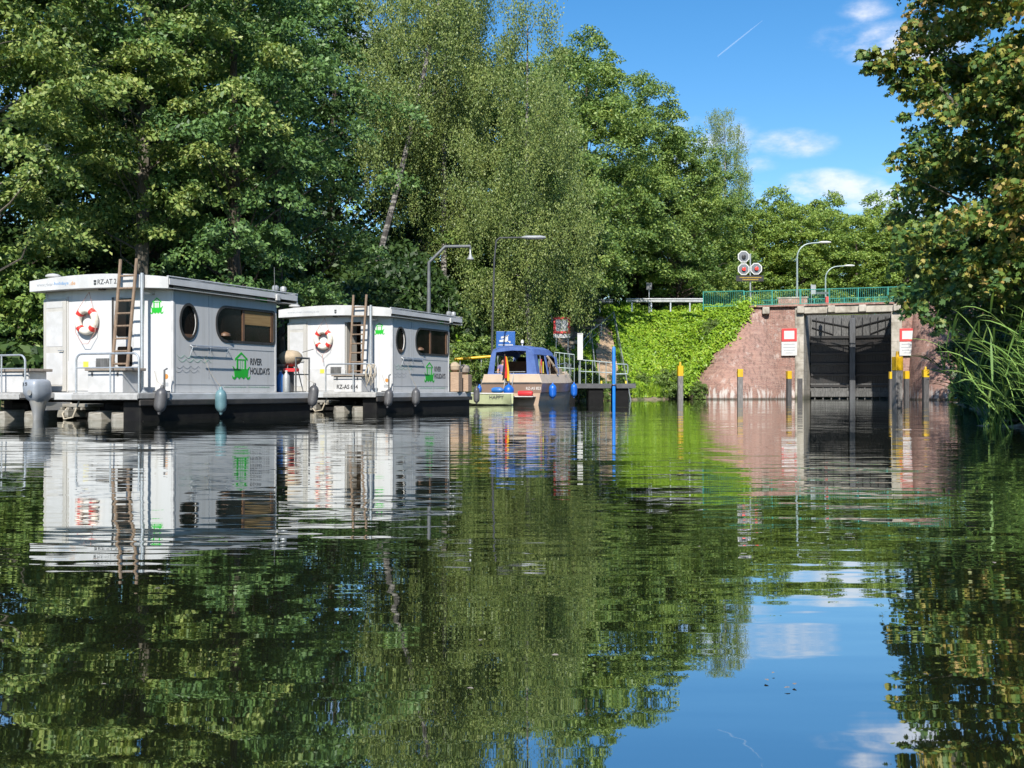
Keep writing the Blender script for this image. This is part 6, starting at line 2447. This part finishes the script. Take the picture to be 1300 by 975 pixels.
for s in (706, 721):
    MB().tube([(xx(s), .03, -.3), (xx(s), .03, zz(403))], .03, 8).build('post', M['steel'], t)

# yellow bar behind the far houseboat
t = thing('barrier_bar', 'yellow bar on posts between the far houseboat and the cruiser', 'barrier', tuple(P(574, 456.5, 55.0)))
o = Vector(t.location)
MB().tube([(0, 0, 0), P(624, 452.5, 55.0) - o], .07, 10).build('bar', M['yellow'], t, smooth=True)
for px in (584, 611):
    q = P(px, 456, 55.0) - o
    MB().tube([(q.x, .08, JZ - o.z - .3), (q.x, .08, q.z + .05)], .03, 8).build('post', M['steel'], t)

# lamp posts on the left bank
def lamp_post(Y, pts, label, head):
    base = P(pts[0][0], 0, Y)
    z0 = gz(base.x, Y) - .1
    t = thing('street_lamp', label, 'street lamp', (base.x, Y, z0), 0, 'lamp posts on the left bank')
    o = Vector(t.location)
    q = [P(a, c, Y) - o for a, c in pts]
    q[0].z = -.2
    rad = [.085, .085] + [.06] * (len(q) - 2) if head == 'drop' else [.065, .06] + [.04] * (len(q) - 2)
    MB().tube(q, rad, 10).build('pole', M['lamp_grey' if head == 'drop' else 'lamp_dark'], t, smooth=True)
    e = q[-1]
    if head == 'drop':
        MB().lathe([(.035, .04), (.035, -.20), (.05, -.22), (.075, -.30), (.15, -.40), (.14, -.42), (.03, -.40)], tuple(e), 14).build('lamp_head', M['guard'], t, smooth=True)
    else:
        b = MB()
        rings = []
        for (x, w_, h) in ((-.1, .05, .04), (.1, .14, .09), (.75, .15, .10), (1.0, .06, .05)):
            rings.append([(e.x + x, e.y + math.cos(a) * w_, e.z + math.sin(a) * h) for a in np.linspace(0, 2 * math.pi, 10, endpoint=False)])
        b.loft(rings)
        b.build('lamp_head', M['guard'], t, smooth=True)


lamp_post(42.5, [(544.3, 470), (544.3, 400), (544.6, 333), (565, 313), (597, 312.6), (597, 316)], 'grey angular lamp post with a hanging bell lamp behind the far houseboat', 'drop')
lamp_post(50.5, [(624.5, 470), (624.8, 430), (627.5, 330), (630, 306), (634, 302), (665, 301.5)], 'thin straight lamp post with flat lamp head among the birch twigs', 'flat')

# vapour trail high above the wood
m, nt, out = mat_new('vapour')
df = nt.new('ShaderNodeBsdfDiffuse')
df.inputs[0].default_value = (.85, .87, .9, 1)
tp = nt.new('ShaderNodeBsdfTransparent')
mx = nt.new('ShaderNodeMixShader')
mx.inputs[0].default_value = .07
nt.l.new(tp.outputs[0], mx.inputs[1])
nt.l.new(df.outputs[0], mx.inputs[2])
nt.l.new(mx.outputs[0], out.inputs[0])
a, c = P(911, 71.5, 9000), P(968, 26, 9600)
tag(MB().tube([a, a.lerp(c, .3), a.lerp(c, .65), c], [5.5, 7, 5.5, 1.5], 8).build('vapour_trail', m, None, smooth=True), 'thin white vapour trail in the blue sky', 'vapour trail')

# leaves and flecks adrift on the water
rg = np.random.default_rng(123)
n = 120
Y = 2.2 + 30 * rg.random(n) ** 1.6
X = (rg.random(n) - .5) * .9 * Y
C = np.stack([X, Y, np.full(n, .006)], 1)
D = rg.normal(size=(n, 3))
D[:, 2] = 0
N = np.tile(np.array((0., 0, 1.)), (n, 1)) + rg.normal(size=(n, 3)) * .08
o = put('floating_leaves', leaf_mesh('floating_leaves', C, D, N, np.minimum(.006 + .024 * rg.random(n) ** 2.5, .007 * Y), OVAL, M['lid']))
tag(o, kind='stuff')
